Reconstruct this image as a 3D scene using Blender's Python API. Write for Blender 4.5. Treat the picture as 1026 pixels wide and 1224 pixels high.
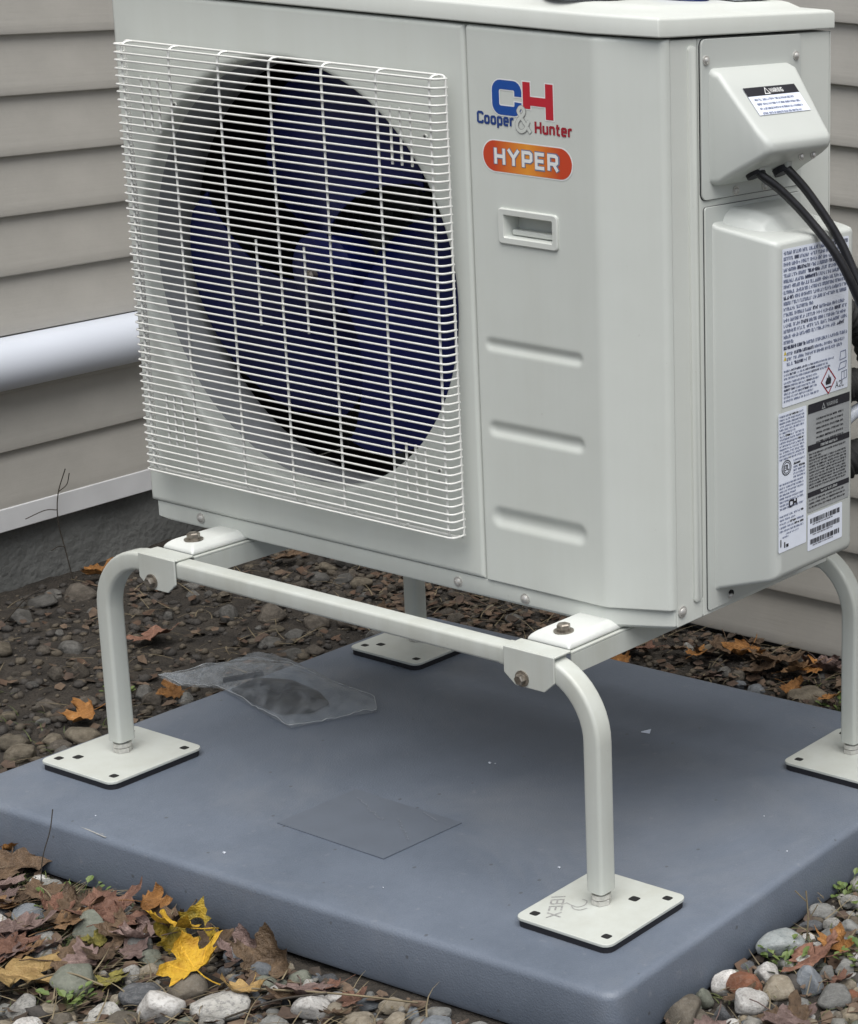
import bpy, bmesh, math, random
from mathutils import Vector, Matrix, noise
random.seed(7)
for _o in list(bpy.data.objects): bpy.data.objects.remove(_o)
scene = bpy.context.scene
COL = scene.collection
R = math.radians

# ------------------------------------------------------------------ camera
cam_d = bpy.data.cameras.new('camera'); cam = bpy.data.objects.new('camera', cam_d); COL.objects.link(cam)
PW, PH = 1026.0, 1224.0
FPX, CX, CY = 2420.2, 1440.4, 510.0
cam_d.sensor_fit = 'VERTICAL'; cam_d.sensor_height = 36.0
cam_d.lens = FPX / PH * 36.0
cam_d.shift_x = (PW / 2 - CX) / PH
cam_d.shift_y = (CY - PH / 2) / PH
cam_d.clip_start = 0.05; cam_d.clip_end = 400.0
RM = ((0.90457506, 0.4230995, 0.05225676), (0.15248388, -0.20663918, -0.96646206), (-0.39811132, 0.88220579, -0.2514365))
m = Matrix.Identity(4)
for i in range(3):
    m[i][0] = RM[0][i]; m[i][1] = -RM[1][i]; m[i][2] = -RM[2][i]
m.translation = (2.488753, -1.887007, 0.930031)
cam.matrix_world = m
scene.camera = cam

# ------------------------------------------------------------------ overcast sky, soft sun, exposure
SUN_EL, SUN_AZ = R(66), R(134)           # azimuth clockwise from +Y
world = bpy.data.worlds.new('World'); scene.world = world; world.use_nodes = True
nt = world.node_tree; nt.nodes.clear()
w_out = nt.nodes.new('ShaderNodeOutputWorld'); w_bg = nt.nodes.new('ShaderNodeBackground')
w_sky = nt.nodes.new('ShaderNodeTexSky'); w_sky.sky_type = 'NISHITA'; w_sky.sun_disc = False
w_sky.sun_elevation = SUN_EL; w_sky.sun_rotation = SUN_AZ; w_sky.air_density = 1.0; w_sky.dust_density = 4.0; w_sky.ozone_density = 1.0
w_hs = nt.nodes.new('ShaderNodeHueSaturation'); w_hs.inputs['Saturation'].default_value = 0.70
nt.links.new(w_sky.outputs[0], w_hs.inputs['Color']); nt.links.new(w_hs.outputs[0], w_bg.inputs['Color'])
w_bg.inputs['Strength'].default_value = 0.055
nt.links.new(w_bg.outputs[0], w_out.inputs['Surface'])
sun_d = bpy.data.lights.new('sun', 'SUN'); sun = bpy.data.objects.new('sun', sun_d); COL.objects.link(sun)
sun_d.energy = 1.5; sun_d.angle = R(60); sun_d.color = (1.0, 1.0, 0.985)
sdir = Vector((math.sin(SUN_AZ) * math.cos(SUN_EL), math.cos(SUN_AZ) * math.cos(SUN_EL), math.sin(SUN_EL)))
sun.rotation_euler = sdir.to_track_quat('Z', 'Y').to_euler()
scene.view_settings.view_transform = 'Standard'; scene.view_settings.look = 'None'
scene.cycles.max_bounces = 7; scene.cycles.diffuse_bounces = 3; scene.cycles.glossy_bounces = 2; scene.cycles.transparent_max_bounces = 8
scene.view_settings.exposure = 1.12; scene.view_settings.gamma = 1.0; scene.view_settings.use_curve_mapping = False

# ------------------------------------------------------------------ materials
def mat(name, col, rough=0.5, var=0.0, vscale=8.0, bump=0.0, bscale=200.0, metal=0.0, spec=0.5, col2=None, detail=4.0, bdist=0.001, coords='Object'):
    M = bpy.data.materials.new(name); M.use_nodes = True
    N = M.node_tree.nodes; L = M.node_tree.links; b = N['Principled BSDF']
    b.inputs['Base Color'].default_value = (*col, 1); b.inputs['Roughness'].default_value = rough
    b.inputs['Metallic'].default_value = metal; b.inputs['Specular IOR Level'].default_value = spec
    tc = N.new('ShaderNodeTexCoord')
    if var > 0:
        n = N.new('ShaderNodeTexNoise'); n.inputs['Scale'].default_value = vscale; n.inputs['Detail'].default_value = detail
        L.new(tc.outputs[coords], n.inputs['Vector'])
        r = N.new('ShaderNodeValToRGB'); r.color_ramp.elements[0].position = 0.3; r.color_ramp.elements[1].position = 0.7
        c2 = col2 or tuple(min(1, c * (1 + var)) for c in col); c1 = col if col2 else tuple(c * (1 - var) for c in col)
        r.color_ramp.elements[0].color = (*c1, 1); r.color_ramp.elements[1].color = (*c2, 1)
        L.new(n.outputs['Fac'], r.inputs['Fac']); L.new(r.outputs[0], b.inputs['Base Color'])
        mr = N.new('ShaderNodeMapRange'); mr.inputs['To Min'].default_value = max(0.03, rough - 0.07); mr.inputs['To Max'].default_value = min(1, rough + 0.07)
        L.new(n.outputs['Fac'], mr.inputs['Value']); L.new(mr.outputs[0], b.inputs['Roughness'])
    if bump > 0:
        n2 = N.new('ShaderNodeTexNoise'); n2.inputs['Scale'].default_value = bscale; n2.inputs['Detail'].default_value = 5.0
        L.new(tc.outputs[coords], n2.inputs['Vector'])
        bp = N.new('ShaderNodeBump'); bp.inputs['Strength'].default_value = bump; bp.inputs['Distance'].default_value = bdist
        L.new(n2.outputs['Fac'], bp.inputs['Height']); L.new(bp.outputs[0], b.inputs['Normal'])
    return M

def stone_mat(name, c1, c2, c3, speck=0.35, sscale=120.0):
    M = bpy.data.materials.new(name); M.use_nodes = True
    N = M.node_tree.nodes; L = M.node_tree.links; b = N['Principled BSDF']
    b.inputs['Roughness'].default_value = 0.75; b.inputs['Specular IOR Level'].default_value = 0.35
    tc = N.new('ShaderNodeTexCoord'); oi = N.new('ShaderNodeObjectInfo')
    add = N.new('ShaderNodeVectorMath'); add.operation = 'ADD'
    sc = N.new('ShaderNodeVectorMath'); sc.operation = 'SCALE'; sc.inputs['Scale'].default_value = 37.0
    cmb = N.new('ShaderNodeCombineXYZ')
    for k in range(3): L.new(oi.outputs['Random'], cmb.inputs[k])
    L.new(cmb.outputs[0], sc.inputs[0]); L.new(tc.outputs['Object'], add.inputs[0]); L.new(sc.outputs[0], add.inputs[1])
    n1 = N.new('ShaderNodeTexNoise'); n1.inputs['Scale'].default_value = 1.6; n1.inputs['Detail'].default_value = 6; n1.inputs['Roughness'].default_value = 0.65
    n2 = N.new('ShaderNodeTexNoise'); n2.inputs['Scale'].default_value = 5.0; n2.inputs['Detail'].default_value = 6; n2.inputs['Roughness'].default_value = 0.8
    L.new(add.outputs[0], n1.inputs['Vector']); L.new(add.outputs[0], n2.inputs['Vector'])
    r1 = N.new('ShaderNodeValToRGB'); r1.color_ramp.elements[0].position = 0.35; r1.color_ramp.elements[1].position = 0.66
    r1.color_ramp.elements[0].color = (*c1, 1); r1.color_ramp.elements[1].color = (*c2, 1)
    r2 = N.new('ShaderNodeValToRGB'); r2.color_ramp.elements[0].position = 0.50; r2.color_ramp.elements[1].position = 0.58
    r2.color_ramp.elements[0].color = (0, 0, 0, 1); r2.color_ramp.elements[1].color = (speck, speck, speck, 1)
    L.new(n1.outputs['Fac'], r1.inputs['Fac']); L.new(n2.outputs['Fac'], r2.inputs['Fac'])
    mx = N.new('ShaderNodeMix'); mx.data_type = 'RGBA'; mx.inputs[7].default_value = (*c3, 1)
    L.new(r2.outputs[0], mx.inputs[0]); L.new(r1.outputs[0], mx.inputs[6])
    hv = N.new('ShaderNodeHueSaturation'); mr = N.new('ShaderNodeMapRange'); mr.inputs['To Min'].default_value = 0.7; mr.inputs['To Max'].default_value = 1.25
    L.new(oi.outputs['Random'], mr.inputs['Value']); L.new(mr.outputs[0], hv.inputs['Value']); L.new(mx.outputs[2], hv.inputs['Color'])
    L.new(hv.outputs[0], b.inputs['Base Color'])
    bp = N.new('ShaderNodeBump'); bp.inputs['Strength'].default_value = 0.8; bp.inputs['Distance'].default_value = 0.004
    L.new(n2.outputs['Fac'], bp.inputs['Height']); L.new(bp.outputs[0], b.inputs['Normal'])
    return M

def leaf_mat(name, c1, c2, c3, spot=None):
    M = bpy.data.materials.new(name); M.use_nodes = True
    N = M.node_tree.nodes; L = M.node_tree.links; b = N['Principled BSDF']
    b.inputs['Roughness'].default_value = 0.55; b.inputs['Specular IOR Level'].default_value = 0.4
    tc = N.new('ShaderNodeTexCoord'); oi = N.new('ShaderNodeObjectInfo')
    n1 = N.new('ShaderNodeTexNoise'); n1.noise_dimensions = '4D'; n1.inputs['Scale'].default_value = 4.0; n1.inputs['Detail'].default_value = 6; n1.inputs['Roughness'].default_value = 0.62
    w = N.new('ShaderNodeMath'); w.operation = 'MULTIPLY'; w.inputs[1].default_value = 50.0
    L.new(oi.outputs['Random'], w.inputs[0]); L.new(w.outputs[0], n1.inputs['W']); L.new(tc.outputs['Object'], n1.inputs['Vector'])
    r = N.new('ShaderNodeValToRGB'); e = r.color_ramp.elements; e[0].position = 0.32; e[1].position = 0.62
    e[0].color = (*c1, 1); e[1].color = (*c2, 1); x = e.new(0.78); x.color = (*c3, 1)
    L.new(n1.outputs['Fac'], r.inputs['Fac'])
    # veins fan out from the leaf base
    sp = N.new('ShaderNodeSeparateXYZ'); L.new(tc.outputs['Object'], sp.inputs[0])
    ay = N.new('ShaderNodeMath'); ay.operation = 'ADD'; ay.inputs[1].default_value = 0.02; L.new(sp.outputs['Y'], ay.inputs[0])
    at = N.new('ShaderNodeMath'); at.operation = 'ARCTAN2'; L.new(sp.outputs['X'], at.inputs[0]); L.new(ay.outputs[0], at.inputs[1])
    mu = N.new('ShaderNodeMath'); mu.operation = 'MULTIPLY'; mu.inputs[1].default_value = 1.45; L.new(at.outputs[0], mu.inputs[0])
    fr = N.new('ShaderNodeMath'); fr.operation = 'PINGPONG'; fr.inputs[1].default_value = 0.5; L.new(mu.outputs[0], fr.inputs[0])
    cr = N.new('ShaderNodeMapRange'); cr.inputs['From Min'].default_value = 0.0; cr.inputs['From Max'].default_value = 0.06; cr.inputs['To Min'].default_value = 1.35; cr.inputs['To Max'].default_value = 1.0
    L.new(fr.outputs[0], cr.inputs['Value'])
    rv = N.new('ShaderNodeMapRange'); rv.inputs['To Min'].default_value = 0.7; rv.inputs['To Max'].default_value = 1.2; L.new(oi.outputs['Random'], rv.inputs['Value'])
    mm = N.new('ShaderNodeMath'); mm.operation = 'MULTIPLY'; L.new(cr.outputs[0], mm.inputs[0]); L.new(rv.outputs[0], mm.inputs[1])
    hv = N.new('ShaderNodeHueSaturation'); L.new(mm.outputs[0], hv.inputs['Value']); L.new(r.outputs[0], hv.inputs['Color'])
    out = hv.outputs[0]
    if spot:
        cb = N.new('ShaderNodeCombineXYZ'); L.new(sp.outputs['X'], cb.inputs[0]); L.new(sp.outputs['Y'], cb.inputs[1])
        ds = N.new('ShaderNodeVectorMath'); ds.operation = 'DISTANCE'; ds.inputs[1].default_value = spot[:3]; L.new(cb.outputs[0], ds.inputs[0])
        rr = N.new('ShaderNodeMapRange'); rr.inputs['From Min'].default_value = spot[3]; rr.inputs['From Max'].default_value = spot[3] * 1.12; rr.inputs['To Min'].default_value = 1; rr.inputs['To Max'].default_value = 0
        L.new(ds.outputs['Value'], rr.inputs['Value'])
        mx = N.new('ShaderNodeMix'); mx.data_type = 'RGBA'; mx.inputs[7].default_value = (0.008, 0.008, 0.007, 1)
        L.new(rr.outputs[0], mx.inputs[0]); L.new(out, mx.inputs[6]); out = mx.outputs[2]
    L.new(out, b.inputs['Base Color'])
    bp = N.new('ShaderNodeBump'); bp.inputs['Strength'].default_value = 0.5; bp.inputs['Distance'].default_value = 0.05
    L.new(n1.outputs['Fac'], bp.inputs['Height']); L.new(bp.outputs[0], b.inputs['Normal'])
    return M

def coat(name, col, rough, dust=0.03):
    """powder coat with faint vertical drip streaks, dust and fine orange peel"""
    M = bpy.data.materials.new(name); M.use_nodes = True
    N = M.node_tree.nodes; L = M.node_tree.links; b = N['Principled BSDF']; b.inputs['Roughness'].default_value = rough
    tc = N.new('ShaderNodeTexCoord'); mp = N.new('ShaderNodeMapping'); mp.inputs['Scale'].default_value = (26, 26, 1.6); L.new(tc.outputs['Object'], mp.inputs[0])
    n1 = N.new('ShaderNodeTexNoise'); n1.inputs['Scale'].default_value = 1.0; n1.inputs['Detail'].default_value = 7; n1.inputs['Roughness'].default_value = 0.65; L.new(mp.outputs[0], n1.inputs['Vector'])
    n2 = N.new('ShaderNodeTexNoise'); n2.inputs['Scale'].default_value = 4.5; n2.inputs['Detail'].default_value = 8; n2.inputs['Roughness'].default_value = 0.7; L.new(tc.outputs['Object'], n2.inputs['Vector'])
    n3 = N.new('ShaderNodeTexNoise'); n3.inputs['Scale'].default_value = 130; n3.inputs['Detail'].default_value = 2; L.new(tc.outputs['Object'], n3.inputs['Vector'])
    ad = N.new('ShaderNodeMath'); ad.operation = 'MULTIPLY'; L.new(n1.outputs['Fac'], ad.inputs[0]); L.new(n2.outputs['Fac'], ad.inputs[1])
    r = N.new('ShaderNodeValToRGB'); e = r.color_ramp.elements; e[0].position = 0.14; e[1].position = 0.38
    e[0].color = (*[c * (1 + dust * 0.4) for c in col], 1); e[1].color = (col[0] * (1 - dust), col[1] * (1 - dust * 1.15), col[2] * (1 - dust * 1.5), 1); L.new(ad.outputs[0], r.inputs['Fac'])
    r3 = N.new('ShaderNodeValToRGB'); r3.color_ramp.elements[0].position = 0.73; r3.color_ramp.elements[1].position = 0.80; r3.color_ramp.elements[1].color = (0.16, 0.16, 0.16, 1); L.new(n3.outputs['Fac'], r3.inputs['Fac'])
    mx = N.new('ShaderNodeMix'); mx.data_type = 'RGBA'; mx.inputs[7].default_value = (0.30, 0.28, 0.24, 1); L.new(r3.outputs[0], mx.inputs[0]); L.new(r.outputs[0], mx.inputs[6]); L.new(mx.outputs[2], b.inputs['Base Color'])
    mr = N.new('ShaderNodeMapRange'); mr.inputs['To Min'].default_value = rough - 0.08; mr.inputs['To Max'].default_value = rough + 0.12; L.new(n2.outputs['Fac'], mr.inputs['Value']); L.new(mr.outputs[0], b.inputs['Roughness'])
    n4 = N.new('ShaderNodeTexNoise'); n4.inputs['Scale'].default_value = 900; L.new(tc.outputs['Object'], n4.inputs['Vector'])
    bp = N.new('ShaderNodeBump'); bp.inputs['Strength'].default_value = 0.06; bp.inputs['Distance'].default_value = 0.0004; L.new(n4.outputs['Fac'], bp.inputs['Height'])
    n5 = N.new('ShaderNodeTexNoise'); n5.inputs['Scale'].default_value = 7; L.new(tc.outputs['Object'], n5.inputs['Vector'])
    bp2 = N.new('ShaderNodeBump'); bp2.inputs['Strength'].default_value = 0.35; bp2.inputs['Distance'].default_value = 0.004; L.new(n5.outputs['Fac'], bp2.inputs['Height']); L.new(bp.outputs[0], bp2.inputs['Normal']); L.new(bp2.outputs[0], b.inputs['Normal'])
    return M
MT = {}
MT['coat'] = coat('coat_front', (0.61, 0.64, 0.60), 0.42)
MT['coat_side'] = coat('coat_side', (0.625, 0.65, 0.61), 0.42)
MT['plastic'] = mat('cover_plastic', (0.545, 0.57, 0.54), 0.40, 0.02, 7, 0.10, 1100, bdist=0.0004)
MT['wire'] = mat('guard_wire', (0.74, 0.745, 0.71), 0.38, 0.05, 60)
MT['stand'] = coat('stand_paint', (0.525, 0.55, 0.515), 0.36, 0.09)
MT['foot'] = mat('foot_white', (0.64, 0.66, 0.63), 0.4, 0.05, 20)
MT['steel'] = mat('zinc_steel', (0.62, 0.61, 0.58), 0.40, 0.15, 200, metal=0.6)
MT['bolt'] = mat('rusty_bolt', (0.30, 0.27, 0.23), 0.42, 0.45, 150, metal=0.8)
MT['rubber'] = mat('black_rubber', (0.012, 0.012, 0.016), 0.6, 0.1, 50)
MT['dark'] = mat('interior_black', (0.008, 0.008, 0.009), 0.6, 0.2, 30)
MT['fan'] = mat('fan_plastic', (0.0030, 0.0062, 0.062), 0.36, 0.15, 9, spec=0.24)
MT['grey'] = mat('motor_grey', (0.09, 0.10, 0.10), 0.45, 0.1, 40)
MT['shroud'] = mat('shroud_grey', (0.30, 0.315, 0.33), 0.45, 0.05, 12)  # darker than the panel coat: the barrel's shade is in this grey
MT['inkd'] = mat('ink_dark', (0.06, 0.07, 0.12), 0.45, 0.1, 100)
MT['hole'] = mat('hole_black', (0.01, 0.01, 0.01), 0.9, 0.1, 50)
MT['cable'] = mat('cable_black', (0.013, 0.013, 0.015), 0.38, 0.2, 60, 0.1, 300)
MT['foam'] = mat('foam_black', (0.016, 0.016, 0.016), 0.75, 0.2, 80, 0.4, 500)
MT['white'] = mat('white_pvc', (0.62, 0.66, 0.73), 0.38, 0.02, 6)
MT['trim'] = mat('white_trim', (0.66, 0.67, 0.68), 0.45, 0.06, 14)
MT['paper'] = mat('label_paper', (0.80, 0.85, 0.95), 0.4, 0.02, 60)
MT['silver'] = mat('label_silver', (0.42, 0.44, 0.45), 0.34, 0.06, 50, metal=0.25)
MT['ink'] = mat('ink_black', (0.015, 0.015, 0.022), 0.45, 0.1, 100)
MT['inkb'] = mat('ink_bluegrey', (0.17, 0.20, 0.31), 0.45, 0.1, 100)
MT['inkg'] = mat('ink_grey', (0.32, 0.32, 0.31), 0.5, 0.25, 300)
MT['blue'] = mat('logo_blue', (0.006, 0.07, 0.33), 0.4, 0.03, 60)
MT['navy'] = mat('logo_navy', (0.012, 0.045, 0.20), 0.4, 0.03, 60)
MT['red'] = mat('logo_red', (0.50, 0.015, 0.03), 0.4, 0.03, 60)
MT['darkred'] = mat('logo_darkred', (0.33, 0.012, 0.025), 0.4, 0.03, 60)
MT['lwhite'] = mat('logo_white', (0.78, 0.79, 0.78), 0.4, 0.02, 60)
MT['yellow'] = mat('sign_yellow', (0.65, 0.5, 0.06), 0.4, 0.03, 60)
MT['blueplastic'] = mat('blue_plastic', (0.01, 0.04, 0.30), 0.35, 0.1, 30)
MT['tapegrey'] = mat('tape_grey', (0.07, 0.07, 0.075), 0.4, 0.1, 30)

def grad_orange():
    M = bpy.data.materials.new('badge_orange'); M.use_nodes = True
    N = M.node_tree.nodes; L = M.node_tree.links; b = N['Principled BSDF']; b.inputs['Roughness'].default_value = 0.35
    tc = N.new('ShaderNodeTexCoord'); sp = N.new('ShaderNodeSeparateXYZ'); L.new(tc.outputs['Generated'], sp.inputs[0])
    pp = N.new('ShaderNodeMath'); pp.operation = 'PINGPONG'; pp.inputs[1].default_value = 0.5; L.new(sp.outputs['X'], pp.inputs[0])
    r = N.new('ShaderNodeValToRGB'); e = r.color_ramp.elements; e[0].position = 0.12; e[1].position = 0.5
    e[0].color = (0.55, 0.055, 0.015, 1); e[1].color = (0.78, 0.30, 0.03, 1); L.new(pp.outputs[0], r.inputs['Fac']); L.new(r.outputs[0], b.inputs['Base Color'])
    return M
MT['orange'] = grad_orange()

def siding_mat(name, col):
    M = bpy.data.materials.new(name); M.use_nodes = True
    N = M.node_tree.nodes; L = M.node_tree.links; b = N['Principled BSDF']; b.inputs['Roughness'].default_value = 0.5
    tc = N.new('ShaderNodeTexCoord'); mp = N.new('ShaderNodeMapping'); mp.inputs['Scale'].default_value = (1.5, 1.5, 30)
    L.new(tc.outputs['Object'], mp.inputs[0])
    n = N.new('ShaderNodeTexNoise'); n.inputs['Scale'].default_value = 6; n.inputs['Detail'].default_value = 8; n.inputs['Roughness'].default_value = 0.6; L.new(mp.outputs[0], n.inputs['Vector'])
    n3 = N.new('ShaderNodeTexNoise'); n3.inputs['Scale'].default_value = 5; n3.inputs['Detail'].default_value = 9; n3.inputs['Roughness'].default_value = 0.7; L.new(tc.outputs['Object'], n3.inputs['Vector'])
    r = N.new('ShaderNodeValToRGB'); r.color_ramp.elements[0].position = 0.3; r.color_ramp.elements[1].position = 0.7
    r.color_ramp.elements[0].color = (*[c * 0.88 for c in col], 1); r.color_ramp.elements[1].color = (*[c * 1.07 for c in col], 1)
    L.new(n3.outputs['Fac'], r.inputs['Fac']); L.new(r.outputs[0], b.inputs['Base Color'])
    bp = N.new('ShaderNodeBump'); bp.inputs['Strength'].default_value = 0.25; bp.inputs['Distance'].default_value = 0.0012
    L.new(n.outputs['Fac'], bp.inputs['Height']); L.new(bp.outputs[0], b.inputs['Normal'])
    return M
MT['siding'] = siding_mat('vinyl_siding', (0.425, 0.41, 0.375))
MT['concrete'] = mat('foundation_concrete', (0.20, 0.205, 0.195), 0.85, 0.0, 3, 0.9, 45, col2=None, bdist=0.006)
def concrete():
    M = mat('foundation_concrete2', (0.085, 0.088, 0.085), 0.88, 0.3, 7, 0.9, 60, col2=(0.17, 0.175, 0.168), detail=9, bdist=0.006)
    return M
MT['concrete'] = concrete()
MT['soil'] = mat('soil', (0.018, 0.015, 0.012), 0.95, 0.5, 22, 1.0, 140, col2=(0.055, 0.046, 0.036), detail=10, bdist=0.012)
MT['grass'] = mat('grass_green', (0.05, 0.075, 0.022), 0.6, 0.5, 12, col2=(0.11, 0.12, 0.04))
MT['weed'] = mat('weed_green', (0.055, 0.10, 0.022), 0.55, 0.4, 60, col2=(0.13, 0.17, 0.045))
MT['straw'] = mat('straw', (0.10, 0.078, 0.045), 0.75, 0.4, 25, col2=(0.22, 0.18, 0.11))
MT['twig'] = mat('twig', (0.035, 0.028, 0.02), 0.8, 0.3, 40)
SM = {
 'pale': stone_mat('stone_pale', (0.32, 0.31, 0.28), (0.46, 0.45, 0.42), (0.10, 0.10, 0.10), 0.6),
 'white': stone_mat('stone_white', (0.50, 0.48, 0.45), (0.70, 0.69, 0.66), (0.24, 0.22, 0.20), 0.55),
 'green': stone_mat('stone_greenish', (0.13, 0.14, 0.11), (0.20, 0.21, 0.17), (0.30, 0.30, 0.26), 0.25),
 'dark': stone_mat('stone_dark', (0.06, 0.063, 0.068), (0.11, 0.115, 0.12), (0.26, 0.26, 0.26), 0.35),
 'brown': stone_mat('stone_brown', (0.115, 0.10, 0.078), (0.19, 0.165, 0.13), (0.27, 0.25, 0.21), 0.3),
 'tan': stone_mat('stone_tan', (0.22, 0.19, 0.14), (0.34, 0.30, 0.235), (0.14, 0.11, 0.08), 0.35),
 'slate': stone_mat('stone_slate', (0.14, 0.155, 0.17), (0.22, 0.24, 0.26), (0.34, 0.35, 0.35), 0.3),
 'slatepale': stone_mat('stone_slatepale', (0.28, 0.31, 0.31), (0.42, 0.44, 0.43), (0.14, 0.16, 0.15), 0.45),
 'grey': stone_mat('stone_grey', (0.16, 0.16, 0.15), (0.26, 0.26, 0.245), (0.36, 0.36, 0.34), 0.3),
 'shadebrown': stone_mat('stone_shadebrown', (0.055, 0.047, 0.038), (0.125, 0.108, 0.088), (0.19, 0.17, 0.14), 0.35),  # this and the next two: shade put into darker, soil-like stone colours
 'shadegrey': stone_mat('stone_shadegrey', (0.07, 0.067, 0.061), (0.155, 0.15, 0.138), (0.23, 0.225, 0.21), 0.35),
 'shadetan': stone_mat('stone_shadetan', (0.085, 0.072, 0.053), (0.19, 0.165, 0.125), (0.09, 0.075, 0.055), 0.35),
 'rust': stone_mat('stone_rust', (0.13, 0.055, 0.03), (0.24, 0.10, 0.055), (0.30, 0.2, 0.15), 0.3),
}
LM = {
 'dry': leaf_mat('leaf_dry', (0.085, 0.055, 0.033), (0.18, 0.12, 0.07), (0.26, 0.18, 0.11)),
 'rust': leaf_mat('leaf_rust', (0.12, 0.055, 0.036), (0.22, 0.115, 0.078), (0.28, 0.17, 0.12)),
 'tan': leaf_mat('leaf_tan', (0.15, 0.085, 0.04), (0.27, 0.16, 0.08), (0.34, 0.22, 0.12)),
 'mauve': leaf_mat('leaf_mauve', (0.10, 0.065, 0.055), (0.20, 0.14, 0.125), (0.26, 0.20, 0.18)),
 'sand': leaf_mat('leaf_sand', (0.28, 0.17, 0.06), (0.44, 0.30, 0.12), (0.50, 0.38, 0.18)),
 'olive': leaf_mat('leaf_olive', (0.13, 0.12, 0.03), (0.30, 0.26, 0.06), (0.36, 0.30, 0.08)),
 'brown': leaf_mat('leaf_brown', (0.055, 0.034, 0.020), (0.12, 0.078, 0.046), (0.19, 0.13, 0.08)),
 'orange': leaf_mat('leaf_orange', (0.20, 0.085, 0.02), (0.36, 0.17, 0.05), (0.42, 0.26, 0.12)),
 'yellow': leaf_mat('leaf_yellow', (0.36, 0.19, 0.015), (0.58, 0.36, 0.03), (0.62, 0.46, 0.10)),
 'yellowspot': leaf_mat('leaf_yellow_spot', (0.12, 0.12, 0.02), (0.55, 0.36, 0.03), (0.60, 0.50, 0.15), spot=(0.06, 0.50, 0.0, 0.17)),
}

# ------------------------------------------------------------------ helpers
def new_obj(name, me, parent=None):
    o = bpy.data.objects.new(name, me); COL.objects.link(o)
    if parent is not None:
        o.parent = parent
        if parent.type == 'EMPTY': o.matrix_parent_inverse = Matrix.Translation(-Vector(parent.location))
    return o
def tag(o, label=None, cat=None, group=None, kind=None):
    if label: o['label'] = label
    if cat: o['category'] = cat
    if group: o['group'] = group
    if kind: o['kind'] = kind
    return o
def empty(name, loc=(0, 0, 0)):
    o = bpy.data.objects.new(name, None); COL.objects.link(o); o.location = loc; o.empty_display_size = 0.05
    return o
def mk(name, V, F, material, parent=None, smooth=None, bevel=0.0, seg=2, link=True):
    me = bpy.data.meshes.new(name); me.from_pydata([tuple(v) for v in V], [], F); me.update()
    bm = bmesh.new(); bm.from_mesh(me); bmesh.ops.recalc_face_normals(bm, faces=bm.faces); bm.to_mesh(me); bm.free()
    if material: me.materials.append(material)
    if smooth is not None or bevel:
        me.shade_smooth()
        if not bevel: me.set_sharp_from_angle(angle=R(smooth if smooth else 40))
    if not link: return me
    o = new_obj(name, me, parent)
    if bevel:
        b = o.modifiers.new('bevel', 'BEVEL'); b.width = bevel; b.segments = seg; b.limit_method = 'ANGLE'; b.angle_limit = R(30); b.harden_normals = True
    return o
def boxVF(x0, x1, y0, y1, z0, z1):
    V = [(x0, y0, z0), (x1, y0, z0), (x1, y1, z0), (x0, y1, z0), (x0, y0, z1), (x1, y0, z1), (x1, y1, z1), (x0, y1, z1)]
    return V, [(0, 3, 2, 1), (4, 5, 6, 7), (0, 1, 5, 4), (1, 2, 6, 5), (2, 3, 7, 6), (3, 0, 4, 7)]
def box(name, b, material, parent=None, bevel=0.002, seg=2):
    V, F = boxVF(*b); return mk(name, V, F, material, parent, bevel=bevel, seg=seg)
def join(parts):
    V = []; F = []
    for v, f in parts:
        k = len(V); V += list(v); F += [tuple(i + k for i in q) for q in f]
    return V, F
def prism(poly, z0, z1, axis='z'):
    n = len(poly); V = []
    for z in (z0, z1):
        for a, b in poly:
            V.append((a, b, z) if axis == 'z' else ((a, z, b) if axis == 'y' else (z, a, b)))
    F = [tuple(range(n))[::-1], tuple(range(n, 2 * n))] + [(i, (i + 1) % n, n + (i + 1) % n, n + i) for i in range(n)]
    return V, F
def tubeVF(path, prof, caps=True, closed=False, scale=None, up=None):
    """sweep a 2D profile along a path (parallel transport)"""
    P = [Vector(p) for p in path]; n = len(P); m_ = len(prof); V = []; F = []
    t0 = (P[1] - P[0]).normalized()
    u = Vector(up) if up else (Vector((0, 0, 1)) if abs(t0.z) < 0.9 else Vector((1, 0, 0)))
    u = (u - t0 * u.dot(t0)).normalized()
    prev = t0
    for i in range(n):
        t = (P[min(i + 1, n - 1)] - P[max(i - 1, 0)]).normalized()
        q = prev.rotation_difference(t); u = (q @ u); u = (u - t * u.dot(t)).normalized(); prev = t
        w = t.cross(u); s = scale[i] if scale else 1.0
        for a, b in prof: V.append(P[i] + u * (a * s) + w * (b * s))
    for i in range(n - 1):
        for j in range(m_):
            F.append((i * m_ + j, i * m_ + (j + 1) % m_, (i + 1) * m_ + (j + 1) % m_, (i + 1) * m_ + j))
    if caps: F.append(tuple(range(m_))[::-1]); F.append(tuple(range((n - 1) * m_, n * m_)))
    return V, F
def circ(r, n=10): return [(r * math.cos(2 * math.pi * i / n), r * math.sin(2 * math.pi * i / n)) for i in range(n)]
def rsq(s, r, k=4, t=None):
    h = s / 2; g = (t or s) / 2; P = []
    for cx, cy, a0 in ((h - r, g - r, 0), (-h + r, g - r, 90), (-h + r, -g + r, 180), (h - r, -g + r, 270)):
        for i in range(k + 1):
            a = R(a0 + 90 * i / k); P.append((cx + r * math.cos(a), cy + r * math.sin(a)))
    return P
def spline(pts, n=8):
    P = [Vector(p) for p in pts]; P = [P[0] * 2 - P[1]] + P + [P[-1] * 2 - P[-2]]; out = []
    for i in range(1, len(P) - 2):
        for k in range(n):
            t = k / n; a, b, c, d = P[i - 1], P[i], P[i + 1], P[i + 2]
            out.append(0.5 * ((2 * b) + (c - a) * t + (2 * a - 5 * b + 4 * c - d) * t * t + (3 * b - a - 3 * c + d) * t ** 3))
    out.append(P[-2]); return out
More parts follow.
